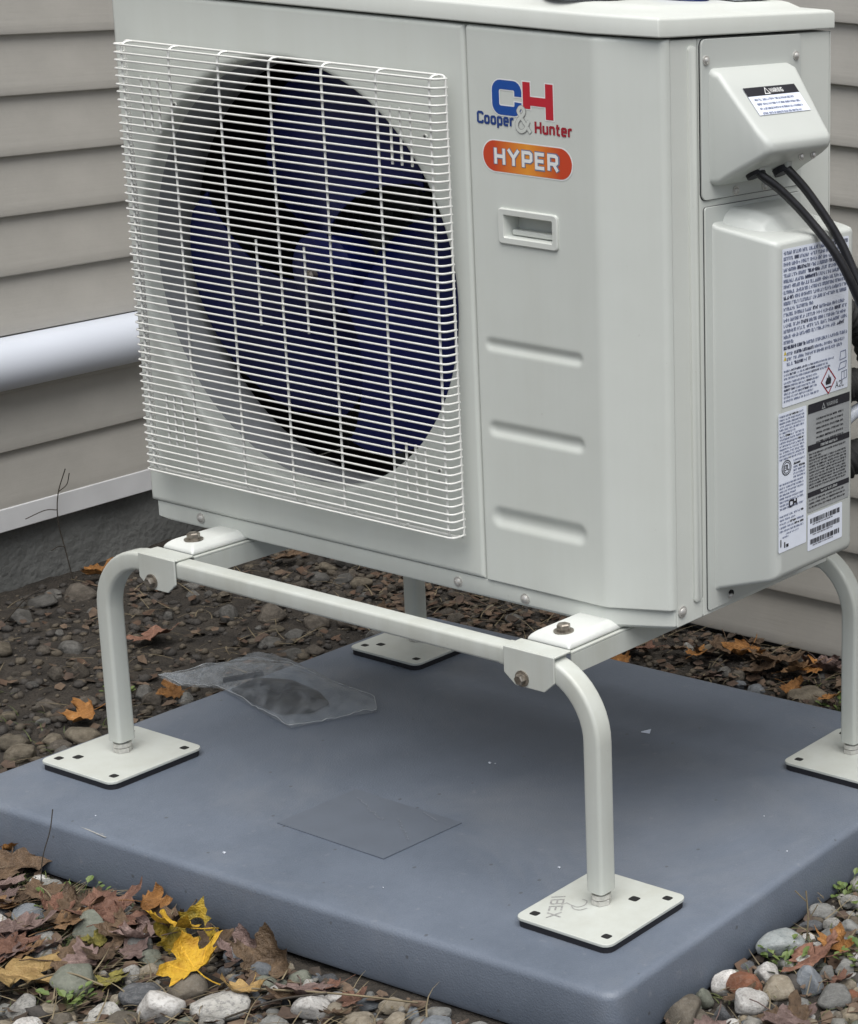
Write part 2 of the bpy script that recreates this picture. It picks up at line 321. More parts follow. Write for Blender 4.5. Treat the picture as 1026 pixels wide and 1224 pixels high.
def latheVF(prof, n=24, origin=(0, 0, 0), axis='z', close=True):
    """prof: list of (radius, height)"""
    V = []; F = []; m_ = len(prof); o = Vector(origin)
    for r, h in prof:
        for i in range(n):
            a = 2 * math.pi * i / n; c, s = r * math.cos(a), r * math.sin(a)
            p = {'z': (c, s, h), 'y': (c, h, s), 'x': (h, c, s)}[axis]; V.append(o + Vector(p))
    for k in range(m_ - 1):
        for i in range(n): F.append((k * n + i, k * n + (i + 1) % n, (k + 1) * n + (i + 1) % n, (k + 1) * n + i))
    if close: F.append(tuple(range(n))[::-1]); F.append(tuple(range((m_ - 1) * n, m_ * n)))
    return V, F
def screw(name, pos, axis, parent, r=0.0055, material='steel', sgn=-1):
    """domed screw head with washer, head points along sgn*axis"""
    s = sgn
    V, F = latheVF([(r * 1.25, 0.0), (r * 1.25, s * 0.0012), (r * 0.85, s * 0.0014), (r * 0.8, s * 0.0028), (r * 0.5, s * 0.0040), (r * 0.22, s * 0.0044)], 14, pos, axis)
    return mk(name, V, F, MT[material], parent, smooth=35)
def hexbolt(name, pos, axis, sgn, parent, r=0.009, h=0.007, material='bolt'):
    V1, F1 = latheVF([(r * 1.45, 0), (r * 1.45, sgn * 0.0016)], 18, pos, axis)
    V2, F2 = latheVF([(r, sgn * 0.0017), (r, sgn * h), (r * 0.8, sgn * (h + 0.0012))], 6, pos, axis)
    V, F = join([(V1, F1), (V2, F2)]); return mk(name, V, F, MT[material], parent, smooth=25)

# flat print: 2D polygons placed on a surface (origin, u axis, v axis)
def stroke(pts, w, closed=False):
    P = [Vector((p[0], p[1])) for p in pts]; n = len(P); L_ = []; R_ = []
    for i in range(n):
        if closed: a, c = P[i - 1], P[(i + 1) % n]
        else: a, c = P[max(i - 1, 0)], P[min(i + 1, n - 1)]
        d1 = (P[i] - a); d2 = (c - P[i])
        if d1.length < 1e-9: d1 = d2
        if d2.length < 1e-9: d2 = d1
        d1.normalize(); d2.normalize()
        n1 = Vector((-d1.y, d1.x)); n2 = Vector((-d2.y, d2.x)); mm = n1 + n2
        mm = n1 if mm.length < 1e-6 else mm.normalized(); k = 1 / max(0.45, mm.dot(n1))
        L_.append(P[i] + mm * (w / 2 * k)); R_.append(P[i] - mm * (w / 2 * k))
    V = [(v.x, v.y) for v in L_] + [(v.x, v.y) for v in R_]
    F = [(i, n + i, n + (i + 1) % n, (i + 1) % n) for i in range(n if closed else n - 1)]
    return V, F
def arc(cx, cy, rx, ry, a0, a1, n=5): return [(cx + rx * math.cos(R(a0 + (a1 - a0) * i / n)), cy + ry * math.sin(R(a0 + (a1 - a0) * i / n))) for i in range(n + 1)]
def rr(x0, y0, x1, y1, r, n=3): return arc(x1 - r, y1 - r, r, r, 0, 90, n) + arc(x0 + r, y1 - r, r, r, 90, 180, n) + arc(x0 + r, y0 + r, r, r, 180, 270, n) + arc(x1 - r, y0 + r, r, r, 270, 360, n)
def poly(P): return list(P), [tuple(range(len(P)))]
def rect(x0, y0, x1, y1): return poly([(x0, y0), (x1, y0), (x1, y1), (x0, y1)])
def decal(name, parts, o, u, v, off, material, parent):
    V2, F = join(parts); o = Vector(o); u = Vector(u); v = Vector(v); nrm = u.cross(v).normalized()
    V = []; k = 0                                     # tiny steps keep overlapping strokes off one plane
    for i, (pv, _) in enumerate(parts):
        h_ = max(1, len(pv) // 2)
        for j, (a, b) in enumerate(pv): V.append(o + u * a + v * b + nrm * (off + 1.0e-5 * (i % 12) + (min(1.2e-4, 8e-6 * (j % h_)) if len(pv) > 4 and len(pv) < 60 else 2.5e-6 * (j % h_) if len(pv) >= 60 else 0)))
    me = bpy.data.meshes.new(name); me.from_pydata([tuple(p) for p in V], [], F); me.update(); me.materials.append(material)
    return new_obj(name, me, parent)
# a small square-shouldered stroke alphabet (unit height 1, x-height .72)
GL = {
 'C': (0.62, [[(0.58, 0.74), (0.58, 0.86), (0.50, 0.94), (0.16, 0.94), (0.06, 0.84), (0.06, 0.16), (0.16, 0.06), (0.50, 0.06), (0.58, 0.14), (0.58, 0.28)]]),
 'H': (0.66, [[(0.07, 0), (0.07, 1)], [(0.59, 0), (0.59, 1)], [(0.07, 0.5), (0.59, 0.5)]]),
 'Y': (0.68, [[(0.02, 1), (0.34, 0.5), (0.66, 1)], [(0.34, 0.52), (0.34, 0)]]),
 'P': (0.62, [[(0.07, 0), (0.07, 0.93), (0.48, 0.93), (0.57, 0.84), (0.57, 0.50), (0.48, 0.41), (0.07, 0.41)]]),
 'E': (0.58, [[(0.56, 0.93), (0.07, 0.93), (0.07, 0.07), (0.56, 0.07)], [(0.07, 0.5), (0.52, 0.5)]]),
 'R': (0.64, [[(0.07, 0), (0.07, 0.93), (0.48, 0.93), (0.57, 0.84), (0.57, 0.52), (0.48, 0.43), (0.07, 0.43)], [(0.36, 0.43), (0.60, 0)]]),
 'I': (0.2, [[(0.1, 0), (0.1, 1)]]),
 'B': (0.62, [[(0.07, 0.07), (0.07, 0.93), (0.46, 0.93), (0.54, 0.85), (0.54, 0.58), (0.46, 0.5), (0.56, 0.42), (0.56, 0.15), (0.48, 0.07)], [(0.07, 0.07), (0.48, 0.07)], [(0.07, 0.5), (0.46, 0.5)]]),
 'X': (0.64, [[(0.04, 0), (0.6, 1)], [(0.04, 1), (0.6, 0)]]),
 'W': (0.9, [[(0.03, 1), (0.22, 0.04), (0.45, 0.9), (0.68, 0.04), (0.87, 1)]]),
 'A': (0.68, [[(0.03, 0), (0.34, 0.97), (0.65, 0)], [(0.16, 0.32), (0.52, 0.32)]]),
 'N': (0.66, [[(0.07, 0), (0.07, 0.98), (0.59, 0.02), (0.59, 1)]]),
 'G': (0.64, [[(0.58, 0.76), (0.50, 0.94), (0.16, 0.94), (0.06, 0.84), (0.06, 0.16), (0.16, 0.06), (0.50, 0.06), (0.58, 0.14), (0.58, 0.46), (0.34, 0.46)]]),
 'T': (0.6, [[(0.02, 0.93), (0.58, 0.93)], [(0.3, 0.93), (0.3, 0)]]),
 'O': (0.64, [[(0.06, 0.5), (0.06, 0.84), (0.16, 0.94), (0.48, 0.94), (0.58, 0.84), (0.58, 0.16), (0.48, 0.06), (0.16, 0.06), (0.06, 0.16), (0.06, 0.5)]]),
 'L': (0.54, [[(0.07, 1), (0.07, 0.07), (0.54, 0.07)]]),
 '2': (0.58, [[(0.06, 0.76), (0.10, 0.94), (0.46, 0.94), (0.54, 0.84), (0.54, 0.60), (0.06, 0.07), (0.56, 0.07)]]),
 'o': (0.54, [[(0.07, 0.33), (0.07, 0.58), (0.15, 0.66), (0.39, 0.66), (0.47, 0.58), (0.47, 0.14), (0.39, 0.06), (0.15, 0.06), (0.07, 0.14), (0.07, 0.33)]]),
 'p': (0.54, [[(0.07, -0.28), (0.07, 0.72)], [(0.07, 0.66), (0.39, 0.66), (0.47, 0.58), (0.47, 0.14), (0.39, 0.06), (0.07, 0.06)]]),
 'e': (0.54, [[(0.07, 0.37), (0.47, 0.37), (0.47, 0.58), (0.39, 0.66), (0.15, 0.66), (0.07, 0.58), (0.07, 0.14), (0.15, 0.06), (0.47, 0.06)]]),
 'r': (0.40, [[(0.07, 0), (0.07, 0.72)], [(0.07, 0.54), (0.19, 0.66), (0.38, 0.66)]]),
 'u': (0.54, [[(0.07, 0.72), (0.07, 0.14), (0.15, 0.06), (0.47, 0.06)], [(0.47, 0.72), (0.47, 0)]]),
 'n': (0.54, [[(0.07, 0), (0.07, 0.72)], [(0.07, 0.66), (0.39, 0.66), (0.47, 0.58), (0.47, 0)]]),
 't': (0.40, [[(0.14, 0.95), (0.14, 0.14), (0.22, 0.06), (0.38, 0.06)], [(0.0, 0.66), (0.36, 0.66)]]),
}
def text(s, x, y, h, w=0.14, wide=1.0, gap=0.12, width=None):
    """stroke text; width: total width wanted"""
    tot = sum(GL[c][0] for c in s) * wide + gap * (len(s) - 1)
    k = h; kx = (width / tot) if width else h
    parts = []; cx = 0
    for c in s:
        adv, st = GL[c]
        for p in st:
            V, F = stroke([((a * wide + cx) * kx, b * k) for a, b in p], w * h)
            parts.append(([(a + x, b + y) for a, b in V], F))
        cx += adv * wide + gap
    return parts
def fake_lines(rng, x0, x1, ytop, pitch, n, ch, fill=0.95, gaps=None, bold=0.12):
    """rows of tiny unreadable glyph strokes; returns (regular, bold) part lists"""
    reg = []; bd = []
    cw = ch * 0.62
    for i in range(n):
        y = ytop - i * pitch; x = x0; lim = x0 + (x1 - x0) * (gaps.get(i, 1.0) if gaps else (fill if rng.random() < 0.85 else rng.uniform(0.3, 0.9)))
        while x < lim - cw:
            wl = rng.randint(3, 9); isb = rng.random() < bold; dst = bd if isb else reg; t = ch * (0.30 if isb else 0.2)
            for c in range(wl):
                if x > lim - cw: break
                k = rng.random()
                if k < 0.8: dst.append(rect(x, y, x + t, y + ch))
                if k > 0.3: dst.append(rect(x + cw * 0.62, y, x + cw * 0.62 + t, y + ch * rng.choice((0.7, 1))))
                q = y + ch * rng.choice((0.0, 0.42, 0.75)); dst.append(rect(x, q, x + cw * 0.8, q + t))
                x += cw
            x += cw * 0.8
    return reg, bd

# ================================================================== SETTING
GZ = -0.41
SLAB = [(-0.088, -0.287), (1.046, -0.256), (1.022, 0.602), (-0.074, 0.565)]   # pad outline, seen from above
SLAB_TOP, SLAB_BOT = -0.331, -0.406
def in_slab(x, y, g=0.0):
    for i in range(4):
        a, b = SLAB[i], SLAB[(i + 1) % 4]
        ex, ey = b[0] - a[0], b[1] - a[1]; l = math.hypot(ex, ey)
        if (ex * (y - a[1]) - ey * (x - a[0])) / l < -g: return False
    return True
def left_wall_x(y): return -0.92 - (y - 0.4) * math.tan(0.054)
BACK_Y = 0.92
def ground_z(x, y):
    n = noise.noise((x * 3.1, y * 3.1, 1.7)) * 0.010 + noise.noise((x * 11, y * 11, 4.2)) * 0.006 + noise.noise((x * 40, y * 40, 9.2)) * 0.004 + noise.noise((x * 95, y * 95, 2.2)) * 0.002
    d = max(abs(x - 0.4) - 1.7, abs(y - 0.0) - 1.3, 0.0)
    z = GZ + n * max(0.0, 1 - d / 0.3)
    if in_slab(x, y, 0.01): z = min(z, SLAB_BOT - 0.004)
    return z
def build_ground():
    xs = [-60, -20, -8, -3.5] + [-2.0 + 0.02 * i for i in range(40)] + [-1.2 + 0.0115 * i for i in range(270)] + [1.92 + 0.03 * i for i in range(20)] + [3.5, 8, 20, 60]
    ys = [-60, -20, -8, -4, -2.6] + [-1.7 + 0.03 * i for i in range(23)] + [-1.0 + 0.0115 * i for i in range(175)] + [1.02, 1.2, 1.6, 3, 8, 20, 60]
    V = [(x, y, ground_z(x, y)) for y in ys for x in xs]; nx = len(xs)
    F = [(j * nx + i, j * nx + i + 1, (j + 1) * nx + i + 1, (j + 1) * nx + i) for j in range(len(ys) - 1) for i in range(nx - 1)]
    o = mk('ground', V, F, MT['soil'], smooth=180); tag(o, kind='structure'); return o
build_ground()

# ---- house: two siding walls, a low concrete foundation, white starter strip
house = empty('house', (-0.92, 0.92, GZ))
tag(house, 'house corner clad in taupe lap siding behind the outdoor unit', 'house')
def board_mesh(name, L, pitch, vert=False):
    """one course: bottom lip proud of the course below; local x along the wall, y outwards (towards -y), z up from the bottom edge"""
    prof = [(0.004, 0.0), (-0.0105, 0.0), (-0.0125, 0.0012), (-0.0130, 0.004), (-0.0110, 0.020), (-0.0045, pitch * 0.72), (-0.0012, pitch + 0.006), (0.004, pitch + 0.006)]
    n = 24; V = []; F = []; m_ = len(prof)
    for i in range(n + 1):
        x = L * i / n
        for y, z in prof: V.append((x, y + 0.0009 * noise.noise((x * 2.3, z * 9, 3.3)), z + 0.0012 * noise.noise((x * 1.1, pitch, 7.7))))
    for i in range(n):
        for j in range(m_): F.append((i * m_ + j, i * m_ + (j + 1) % m_, (i + 1) * m_ + (j + 1) % m_, (i + 1) * m_ + j))
    F.append(tuple(range(m_))); F.append(tuple(range(n * m_, (n + 1) * m_)))
    return mk(name, V, F, MT['siding'], smooth=30, link=False)
# back wall (faces the camera side)
bw_p = 0.1002; BWL = 4.2
V, F = boxVF(-1.0, 3.25, BACK_Y + 0.004, BACK_Y + 0.14, GZ - 0.1, 2.75)
back_wall = mk('back_wall', V, F, MT['tapegrey'], house)
bm_ = board_mesh('siding_board', BWL, bw_p)
for k in range(31):
    o = new_obj('siding_board', bm_, back_wall); o.location = (-0.95, BACK_Y - 0.004, -0.396 + bw_p * k)
# side wall (left), turned a little
lw_p = 0.1053; LWL = 4.4
ang = 0.054
y_far = 0.93
def flipped(me):
    for v in me.vertices: v.co.y = -v.co.y
    me.flip_normals(); return me
def side_place(name, V, F, material, parent, z=0.0, smooth=None, bevel=0.0):
    ca, sa = math.cos(-math.pi / 2 + ang), math.sin(-math.pi / 2 + ang); ox, oy = left_wall_x(y_far), y_far
    W = [(ox + x * ca + y * sa, oy + x * sa - y * ca, zz + z) for x, y, zz in [(v[0], v[1], v[2]) for v in V]]
    return mk(name, W, F, material, parent, smooth=smooth, bevel=bevel)
V, F = boxVF(0, LWL, 0.004, 0.14, -0.27, 2.75); side_wall = side_place('side_wall', V, F, MT['tapegrey'], house)
bms = flipped(board_mesh('siding_board', LWL, lw_p))
for k in range(29):
    o = new_obj('siding_board', bms, side_wall)
    o.matrix_basis = Matrix.Translation((left_wall_x(y_far), y_far, -0.249 + lw_p * k)) @ Matrix.Rotation(-math.pi / 2 + ang, 4, 'Z')
V, F = join([boxVF(0, LWL, -0.016, 0.003, -0.289, -0.246)]); side_place('starter_strip', V, F, MT['trim'], house, bevel=0.002)
V, F = boxVF(0, LWL, 0.010, 0.20, GZ - 0.4, -0.272); fo = side_place('foundation', V, F, MT['concrete'], house)
V, F = boxVF(-0.97, 3.25, BACK_Y + 0.016, BACK_Y + 0.139, GZ - 0.4, GZ - 0.11); mk('foundation', V, F, MT['concrete'], house)

# white half-round line cover on the side wall
prof = [(-0.013, -0.046)] + [(-0.018 - 0.050 * math.cos(R(a)) ** 0.8 if abs(a) < 89 else -0.018, 0.046 * math.sin(R(a))) for a in range(-88, 89, 8)] + [(-0.013, 0.046)]
V = []; F = []; m_ = len(prof); n = 20
for i in range(n + 1):
    x = 0.03 + (LWL - 0.1) * i / n
    for y, z in prof: V.append((x, y, z + 0.0008 * noise.noise((x * 2, 0, 0))))
for i in range(n):
    for j in range(m_): F.append((i * m_ + j, i * m_ + (j + 1) % m_, (i + 1) * m_ + (j + 1) % m_, (i + 1) * m_ + j))
F.append(tuple(range(m_))); F.append(tuple(range(n * m_, (n + 1) * m_)))
pipe_root = empty('wall_duct', (left_wall_x(0.3) + 0.04, 0.3, 0.02)); tag(pipe_root, 'white half-round plastic duct running along the taupe siding', 'duct')
side_place('channel', V, F, MT['white'], pipe_root, z=0.019, smooth=40)
for q in (1.25, 2.9):
    pc = [(y * 1.0 - 0.0016 if y < -0.014 else y, z * 1.03) for y, z in prof]; V = []; F = []
    for i in range(2):
        for y, z in pc: V.append((q + 0.05 * i, y, z))
    for j in range(m_): F.append((j, (j + 1) % m_, m_ + (j + 1) % m_, m_ + j))
    F.append(tuple(range(m_))); F.append(tuple(range(m_, 2 * m_)))
    side_place('joint_cover', V, F, MT['white'], pipe_root, z=0.019, smooth=40)

# ---- equipment pad: moulded slab with rounded shoulders
def pad_mat():
    M = bpy.data.materials.new('pad_plastic'); M.use_nodes = True
    N = M.node_tree.nodes; L = M.node_tree.links; b = N['Principled BSDF']
    tc = N.new('ShaderNodeTexCoord')
    n1 = N.new('ShaderNodeTexNoise'); n1.inputs['Scale'].default_value = 4; n1.inputs['Detail'].default_value = 10; n1.inputs['Roughness'].default_value = 0.72
    n2 = N.new('ShaderNodeTexNoise'); n2.inputs['Scale'].default_value = 420; n2.inputs['Detail'].default_value = 3
    n3 = N.new('ShaderNodeTexNoise'); n3.inputs['Scale'].default_value = 60; n3.inputs['Detail'].default_value = 4
    for q in (n1, n2, n3): L.new(tc.outputs['Object'], q.inputs['Vector'])
    r = N.new('ShaderNodeValToRGB'); r.color_ramp.elements[0].position = 0.3; r.color_ramp.elements[1].position = 0.75
    r.color_ramp.elements[0].color = (0.105, 0.127, 0.162, 1); r.color_ramp.elements[1].color = (0.158, 0.185, 0.230, 1)
    L.new(n1.outputs['Fac'], r.inputs['Fac'])
    # pale dust specks
    r3 = N.new('ShaderNodeValToRGB'); r3.color_ramp.elements[0].position = 0.66; r3.color_ramp.elements[1].position = 0.80
    r3.color_ramp.elements[1].color = (0.25, 0.25, 0.25, 1); L.new(n3.outputs['Fac'], r3.inputs['Fac'])
    mx = N.new('ShaderNodeMix'); mx.data_type = 'RGBA'; mx.inputs[7].default_value = (0.36, 0.36, 0.36, 1)
    L.new(r3.outputs[0], mx.inputs[0]); L.new(r.outputs[0], mx.inputs[6])
    # large dried-dust blotches and small dark grit
    n6 = N.new('ShaderNodeTexNoise'); n6.inputs['Scale'].default_value = 2.3; n6.inputs['Detail'].default_value = 12; n6.inputs['Roughness'].default_value = 0.75; n6.inputs['Distortion'].default_value = 0.6; L.new(tc.outputs['Object'], n6.inputs['Vector'])
    r6 = N.new('ShaderNodeValToRGB'); r6.color_ramp.elements[0].position = 0.50; r6.color_ramp.elements[1].position = 0.66; r6.color_ramp.elements[1].color = (0.22, 0.22, 0.22, 1); L.new(n6.outputs['Fac'], r6.inputs['Fac'])
    m6 = N.new('ShaderNodeMix'); m6.data_type = 'RGBA'; m6.inputs[7].default_value = (0.27, 0.275, 0.28, 1); L.new(r6.outputs[0], m6.inputs[0]); L.new(mx.outputs[2], m6.inputs[6])
    vo = N.new('ShaderNodeTexVoronoi'); vo.inputs['Scale'].default_value = 26; L.new(tc.outputs['Object'], vo.inputs['Vector'])
    r7 = N.new('ShaderNodeValToRGB'); r7.color_ramp.elements[0].position = 0.05; r7.color_ramp.elements[1].position = 0.075; r7.color_ramp.elements[0].color = (0.55, 0.55, 0.55, 1); r7.color_ramp.elements[1].color = (0, 0, 0, 1); L.new(vo.outputs['Distance'], r7.inputs['Fac'])
    m7 = N.new('ShaderNodeMix'); m7.data_type = 'RGBA'; m7.inputs[7].default_value = (0.05, 0.05, 0.05, 1); L.new(r7.outputs[0], m7.inputs[0]); L.new(m6.outputs[2], m7.inputs[6]); L.new(m7.outputs[2], b.inputs['Base Color'])
    mr = N.new('ShaderNodeMapRange'); mr.inputs['To Min'].default_value = 0.36; mr.inputs['To Max'].default_value = 0.56; L.new(n1.outputs['Fac'], mr.inputs['Value']); L.new(mr.outputs[0], b.inputs['Roughness'])
    bp = N.new('ShaderNodeBump'); bp.inputs['Strength'].default_value = 0.6; bp.inputs['Distance'].default_value = 0.001
    L.new(n2.outputs['Fac'], bp.inputs['Height']); L.new(bp.outputs[0], b.inputs['Normal'])
    return M
MT['pad'] = pad_mat()
MT['patch'] = mat('pad_patch', (0.114, 0.133, 0.164), 0.38, 0.06, 20, 0.05, 600)
def loop_pts(inset, z, rc=0.03, k=6, nside=22):
    c = []; S = [Vector(p) for p in SLAB]
    for i in range(4):
        p, a, b = S[i], S[i - 1], S[(i + 1) % 4]
        d1 = (a - p).normalized(); d2 = (b - p).normalized(); base = p + (d1 + d2) * inset
        r_ = max(0.006, rc - inset)
        A, B = base + d1 * r_, base + d2 * r_
        for j in range(k + 1):
            t = j / k; c.append((A * (1 - t) ** 2 + base * 2 * t * (1 - t) + B * t * t))
        nxt = S[(i + 1) % 4]; d3 = (S[(i + 2) % 4] - nxt).normalized(); d4 = (p - nxt).normalized()
        E = nxt + (d3 + d4) * inset + d4 * r_
        for j in range(1, nside): c.append(B.lerp(E, j / nside))
    return [(v.x, v.y, z + 0.0016 * noise.noise((v.x * 3, v.y * 3, 5)) * (1 if z > -0.36 else 0)) for v in c]
rings = [loop_pts(0.002, SLAB_BOT), loop_pts(0.0, SLAB_BOT + 0.006), loop_pts(0.003, -0.360), loop_pts(0.0050, SLAB_TOP - 0.0095), loop_pts(0.0058, SLAB_TOP - 0.0062), loop_pts(0.0080, SLAB_TOP - 0.0030), loop_pts(0.0115, SLAB_TOP - 0.0009), loop_pts(0.0155, SLAB_TOP), loop_pts(0.03, SLAB_TOP), loop_pts(0.08, SLAB_TOP), loop_pts(0.2, SLAB_TOP), loop_pts(0.36, SLAB_TOP)]
V = []; F = []; n = len(rings[0])
for r_ in rings: V += r_
for k in range(len(rings) - 1):
    for i in range(n): F.append((k * n + i, k * n + (i + 1) % n, (k + 1) * n + (i + 1) % n, (k + 1) * n + i))
F.append(tuple(range(n))[::-1]); F.append(tuple(range((len(rings) - 1) * n, len(rings) * n)))
pad = empty('equipment_pad', (0.47, 0.15, SLAB_BOT)); tag(pad, 'blue-grey moulded plastic pad lying on the gravel under the stand', 'pad')
slab = mk('slab', V, F, MT['pad'], pad, smooth=50)
# smooth moulded patch with faint scribble
PT = [(0.366, -0.130), (0.562, -0.134), (0.570, -0.006), (0.373, -0.003)]
patch = mk('moulded_patch', [(x, y, SLAB_TOP + 0.0019) for x, y in PT] + [(x, y, SLAB_TOP - 0.004) for x, y in PT], [(0, 1, 2, 3), (0, 4, 5, 1), (1, 5, 6, 2), (2, 6, 7, 3), (3, 7, 4, 0)], MT['patch'], pad)
rng = random.Random(3); pr_ = []
for i in range(11):
    x = 0.395 + i * 0.0075; y = -0.022 - i * 0.0032; pr_.append(stroke([(x, y), (x + 0.004, y + rng.uniform(-.004, .004)), (x + 0.007, y - 0.002)], 0.0009))
for i in range(10):
    x = 0.49 + i * 0.006; y = -0.043 - i * 0.004 ; pr_.append(stroke([(x, y), (x + 0.003, y + rng.uniform(-.004, .004)), (x + 0.006, y - 0.001)], 0.0009))
pr_.append(stroke([(0.505, -0.010), (0.540, -0.020)], 0.0010))
MT['faint'] = mat('faint_mark', (0.20, 0.22, 0.25), 0.5, 0.2, 200)
decal('faint_scribble', pr_, (0, 0, SLAB_TOP + 0.0022), (1, 0, 0), (0, 1, 0), 0.0005, MT['faint'], pad)['kind'] = 'stuff'
# scratches on the front shoulder
decal('scuff', [stroke([(0.155, -0.264), (0.20, -0.268), (0.215, -0.269)], 0.002), stroke([(0.18, -0.262), (0.205, -0.265)], 0.0012)], (0, 0, SLAB_TOP), (1, 0, 0), (0, 1, 0), 0.0004, MT['inkg'], pad)

# ================================================================== STAND
stand = empty('equipment_stand', (0.455, 0.17, SLAB_TOP)); tag(stand, 'cream steel tube stand bolted under the outdoor unit on the pad', 'stand')
LEGS = {'fl': (0.024, -0.095), 'fr': (0.893, -0.100), 'bl': (0.036, 0.438), 'br': (0.894, 0.440)}
ZB = -0.0155; LEGZ = -0.300
lp = rsq(0.0262, 0.005); bp_ = rsq(0.0245, 0.0045)
CL = [(0.114, 0.184), (0.760, 0.840)]
for fb, yb in (('f', -0.0975), ('b', 0.439)):
    V, F = tubeVF([(0.125, yb, ZB), (0.834, yb, ZB)], bp_, up=(0, 0, 1)); mk('crossbar', V, F, MT['stand'], stand, smooth=30)
    for s, side in ((1, 'l'), (-1, 'r')):
        lx, ly = LEGS[fb + side]; rad = 0.088
        path = [(lx + s * (rad + 0.055), yb, ZB)]
        for i in range(13):
            a = R(90 + 90 * i / 12) ; path.append((lx + s * (rad + rad * math.cos(a)), yb + (ly - yb) * i / 12, ZB - rad + rad * math.sin(a)))
        path += [(lx, ly, -0.2), (lx, ly, LEGZ)]
        V, F = tubeVF(path, lp, up=(0, 1, 0)); leg = mk('leg', V, F, MT['stand'], stand, smooth=30)
        # threaded stud and nut
        V, F = join([latheVF([(0.0075, -0.02), (0.0075, 0.012)], 12, (lx, ly, LEGZ), 'z'), latheVF([(0.0125, -0.0175), (0.0125, -0.0115), (0.0115, -0.011)], 6, (lx, ly, LEGZ), 'z'), latheVF([(0.0118, -0.010), (0.0118, -0.004)], 18, (lx, ly, LEGZ), 'z')])
        mk('stud_nut', V, F, MT['steel'], leg, smooth=25)
        # foot plate with rubber mat and slots
        h = 0.074; pp = [(lx + 0.006 + a, ly - 0.006 + b) for a, b in rsq(2 * h, 0.012)]
        V, F = prism(pp, -0.3225, -0.3180); plate = mk('foot_plate', V, F, MT['stand'], stand, bevel=0.0012)
        pr2 = [(lx + 0.006 + a, ly - 0.006 + b) for a, b in rsq(2 * h - 0.003, 0.012)]
        V, F = prism(pr2, SLAB_TOP - 0.0025, -0.3227); mk('rubber_mat', V, F, MT['rubber'], plate)
        cx, cy = lx + 0.006, ly - 0.006
        for (a, b, sx, sy) in ((-0.056, -0.056, 0.006, 0.0048), (0.056, -0.056, 0.006, 0.0048), (-0.056, 0.056, 0.006, 0.0048), (0.056, 0.056, 0.006, 0.0048), (-0.0 + 0.03 * (1 if side == 'r' else -1) - 0.008, 0.034 if side == 'r' else -0.04, 0.0065, 0.0055)):
            q = [(cx + a + x, cy + b + y) for x, y in rsq(sx * 2, 0.0025, 2, sy * 2)]
            V, F = prism(q, -0.3196, -0.3178); mk('slot', V, F, MT['hole'], plate)
        if fb + side == 'fr':
            # faint stamped lettering and emblem
            decal('stamped_lettering', text('IBEX', 0, 0, 0.017, 0.13, gap=0.16, width=0.056), (0.830, -0.119, -0.3180), (0.585, -0.811, 0), (0.811, 0.585, 0), 0.0004, MT['inkg'], plate)
            em = [stroke(spline([(0.0, 0.0, 0), (0.006, 0.008, 0), (0.002, 0.016, 0), (-0.008, 0.018, 0), (-0.014, 0.012, 0)], 5), 0.0014), stroke(spline([(0.0, 0.0, 0), (0.010, 0.004, 0), (0.014, 0.012, 0), (0.010, 0.020, 0)], 5), 0.0014), stroke([(0.0, 0.0), (-0.006, -0.006), (-0.002, -0.012)], 0.0013)]
            decal('stamped_emblem', [([(a, b) for a, b in V_], F_) for V_, F_ in em], (0.866, -0.124, -0.3180), (0.585, -0.811, 0), (0.811, 0.585, 0), 0.0004, MT['inkg'], plate)
    # saddle brackets over the bar
    for x0, x1 in CL:
        sg = -1 if fb == 'f' else 1; yo = yb + sg * 0.0165; yi = yb - sg * 0.0150
        zt = ZB + 0.0158
        fl = [(x0, zt), (x0, -0.034), (x0 + 0.018, -0.048), (x1 - 0.016, -0.048), (x1, -0.034), (x1, zt)]
        V1, F1 = prism(fl, yo - sg * 0.003, yo, 'y')
        V2, F2 = boxVF(x0, x1, min(yo - sg * 0.0031, yi), max(yo - sg * 0.0031, yi), zt - 0.003, zt)
        V, F = join([(V1, F1), (V2, F2)]); br = mk('saddle_bracket', V, F, MT['stand'], stand, bevel=0.0012)
        hexbolt('bolt', ((x0 + x1) / 2 - 0.010, yo + sg * 0.0002, -0.0365), 'y', sg, br, 0.0072)
for x0, x1 in CL:
    # channel rail from front bar to back bar, open below
    a, b = x0 + 0.003, x1 - 0.002
    V, F = join([boxVF(a, b, -0.080, 0.42, -0.0065, -0.0035), boxVF(a, a + 0.0025, -0.080, 0.42, -0.034, -0.0067), boxVF(b - 0.0025, b, -0.080, 0.42, -0.034, -0.0067), boxVF(b - 0.014, b - 0.0027, -0.080, 0.42, -0.034, -0.0315), boxVF(a + 0.0027, a + 0.014, -0.080, 0.42, -0.034, -0.0315)])
    mk('side_rail', V, F, MT['stand'], stand, bevel=0.0006, seg=1)

# ================================================================== HEAT PUMP UNIT
W, H, D = 0.9, 0.74, 0.369
unit = empty('heat_pump', (0.45, 0.185, 0.0)); tag(unit, 'large off-white heat pump outdoor unit with wire-guarded fan', 'heat pump')
SX, CXX, CYD = 0.6235, 0.818, 0.0335
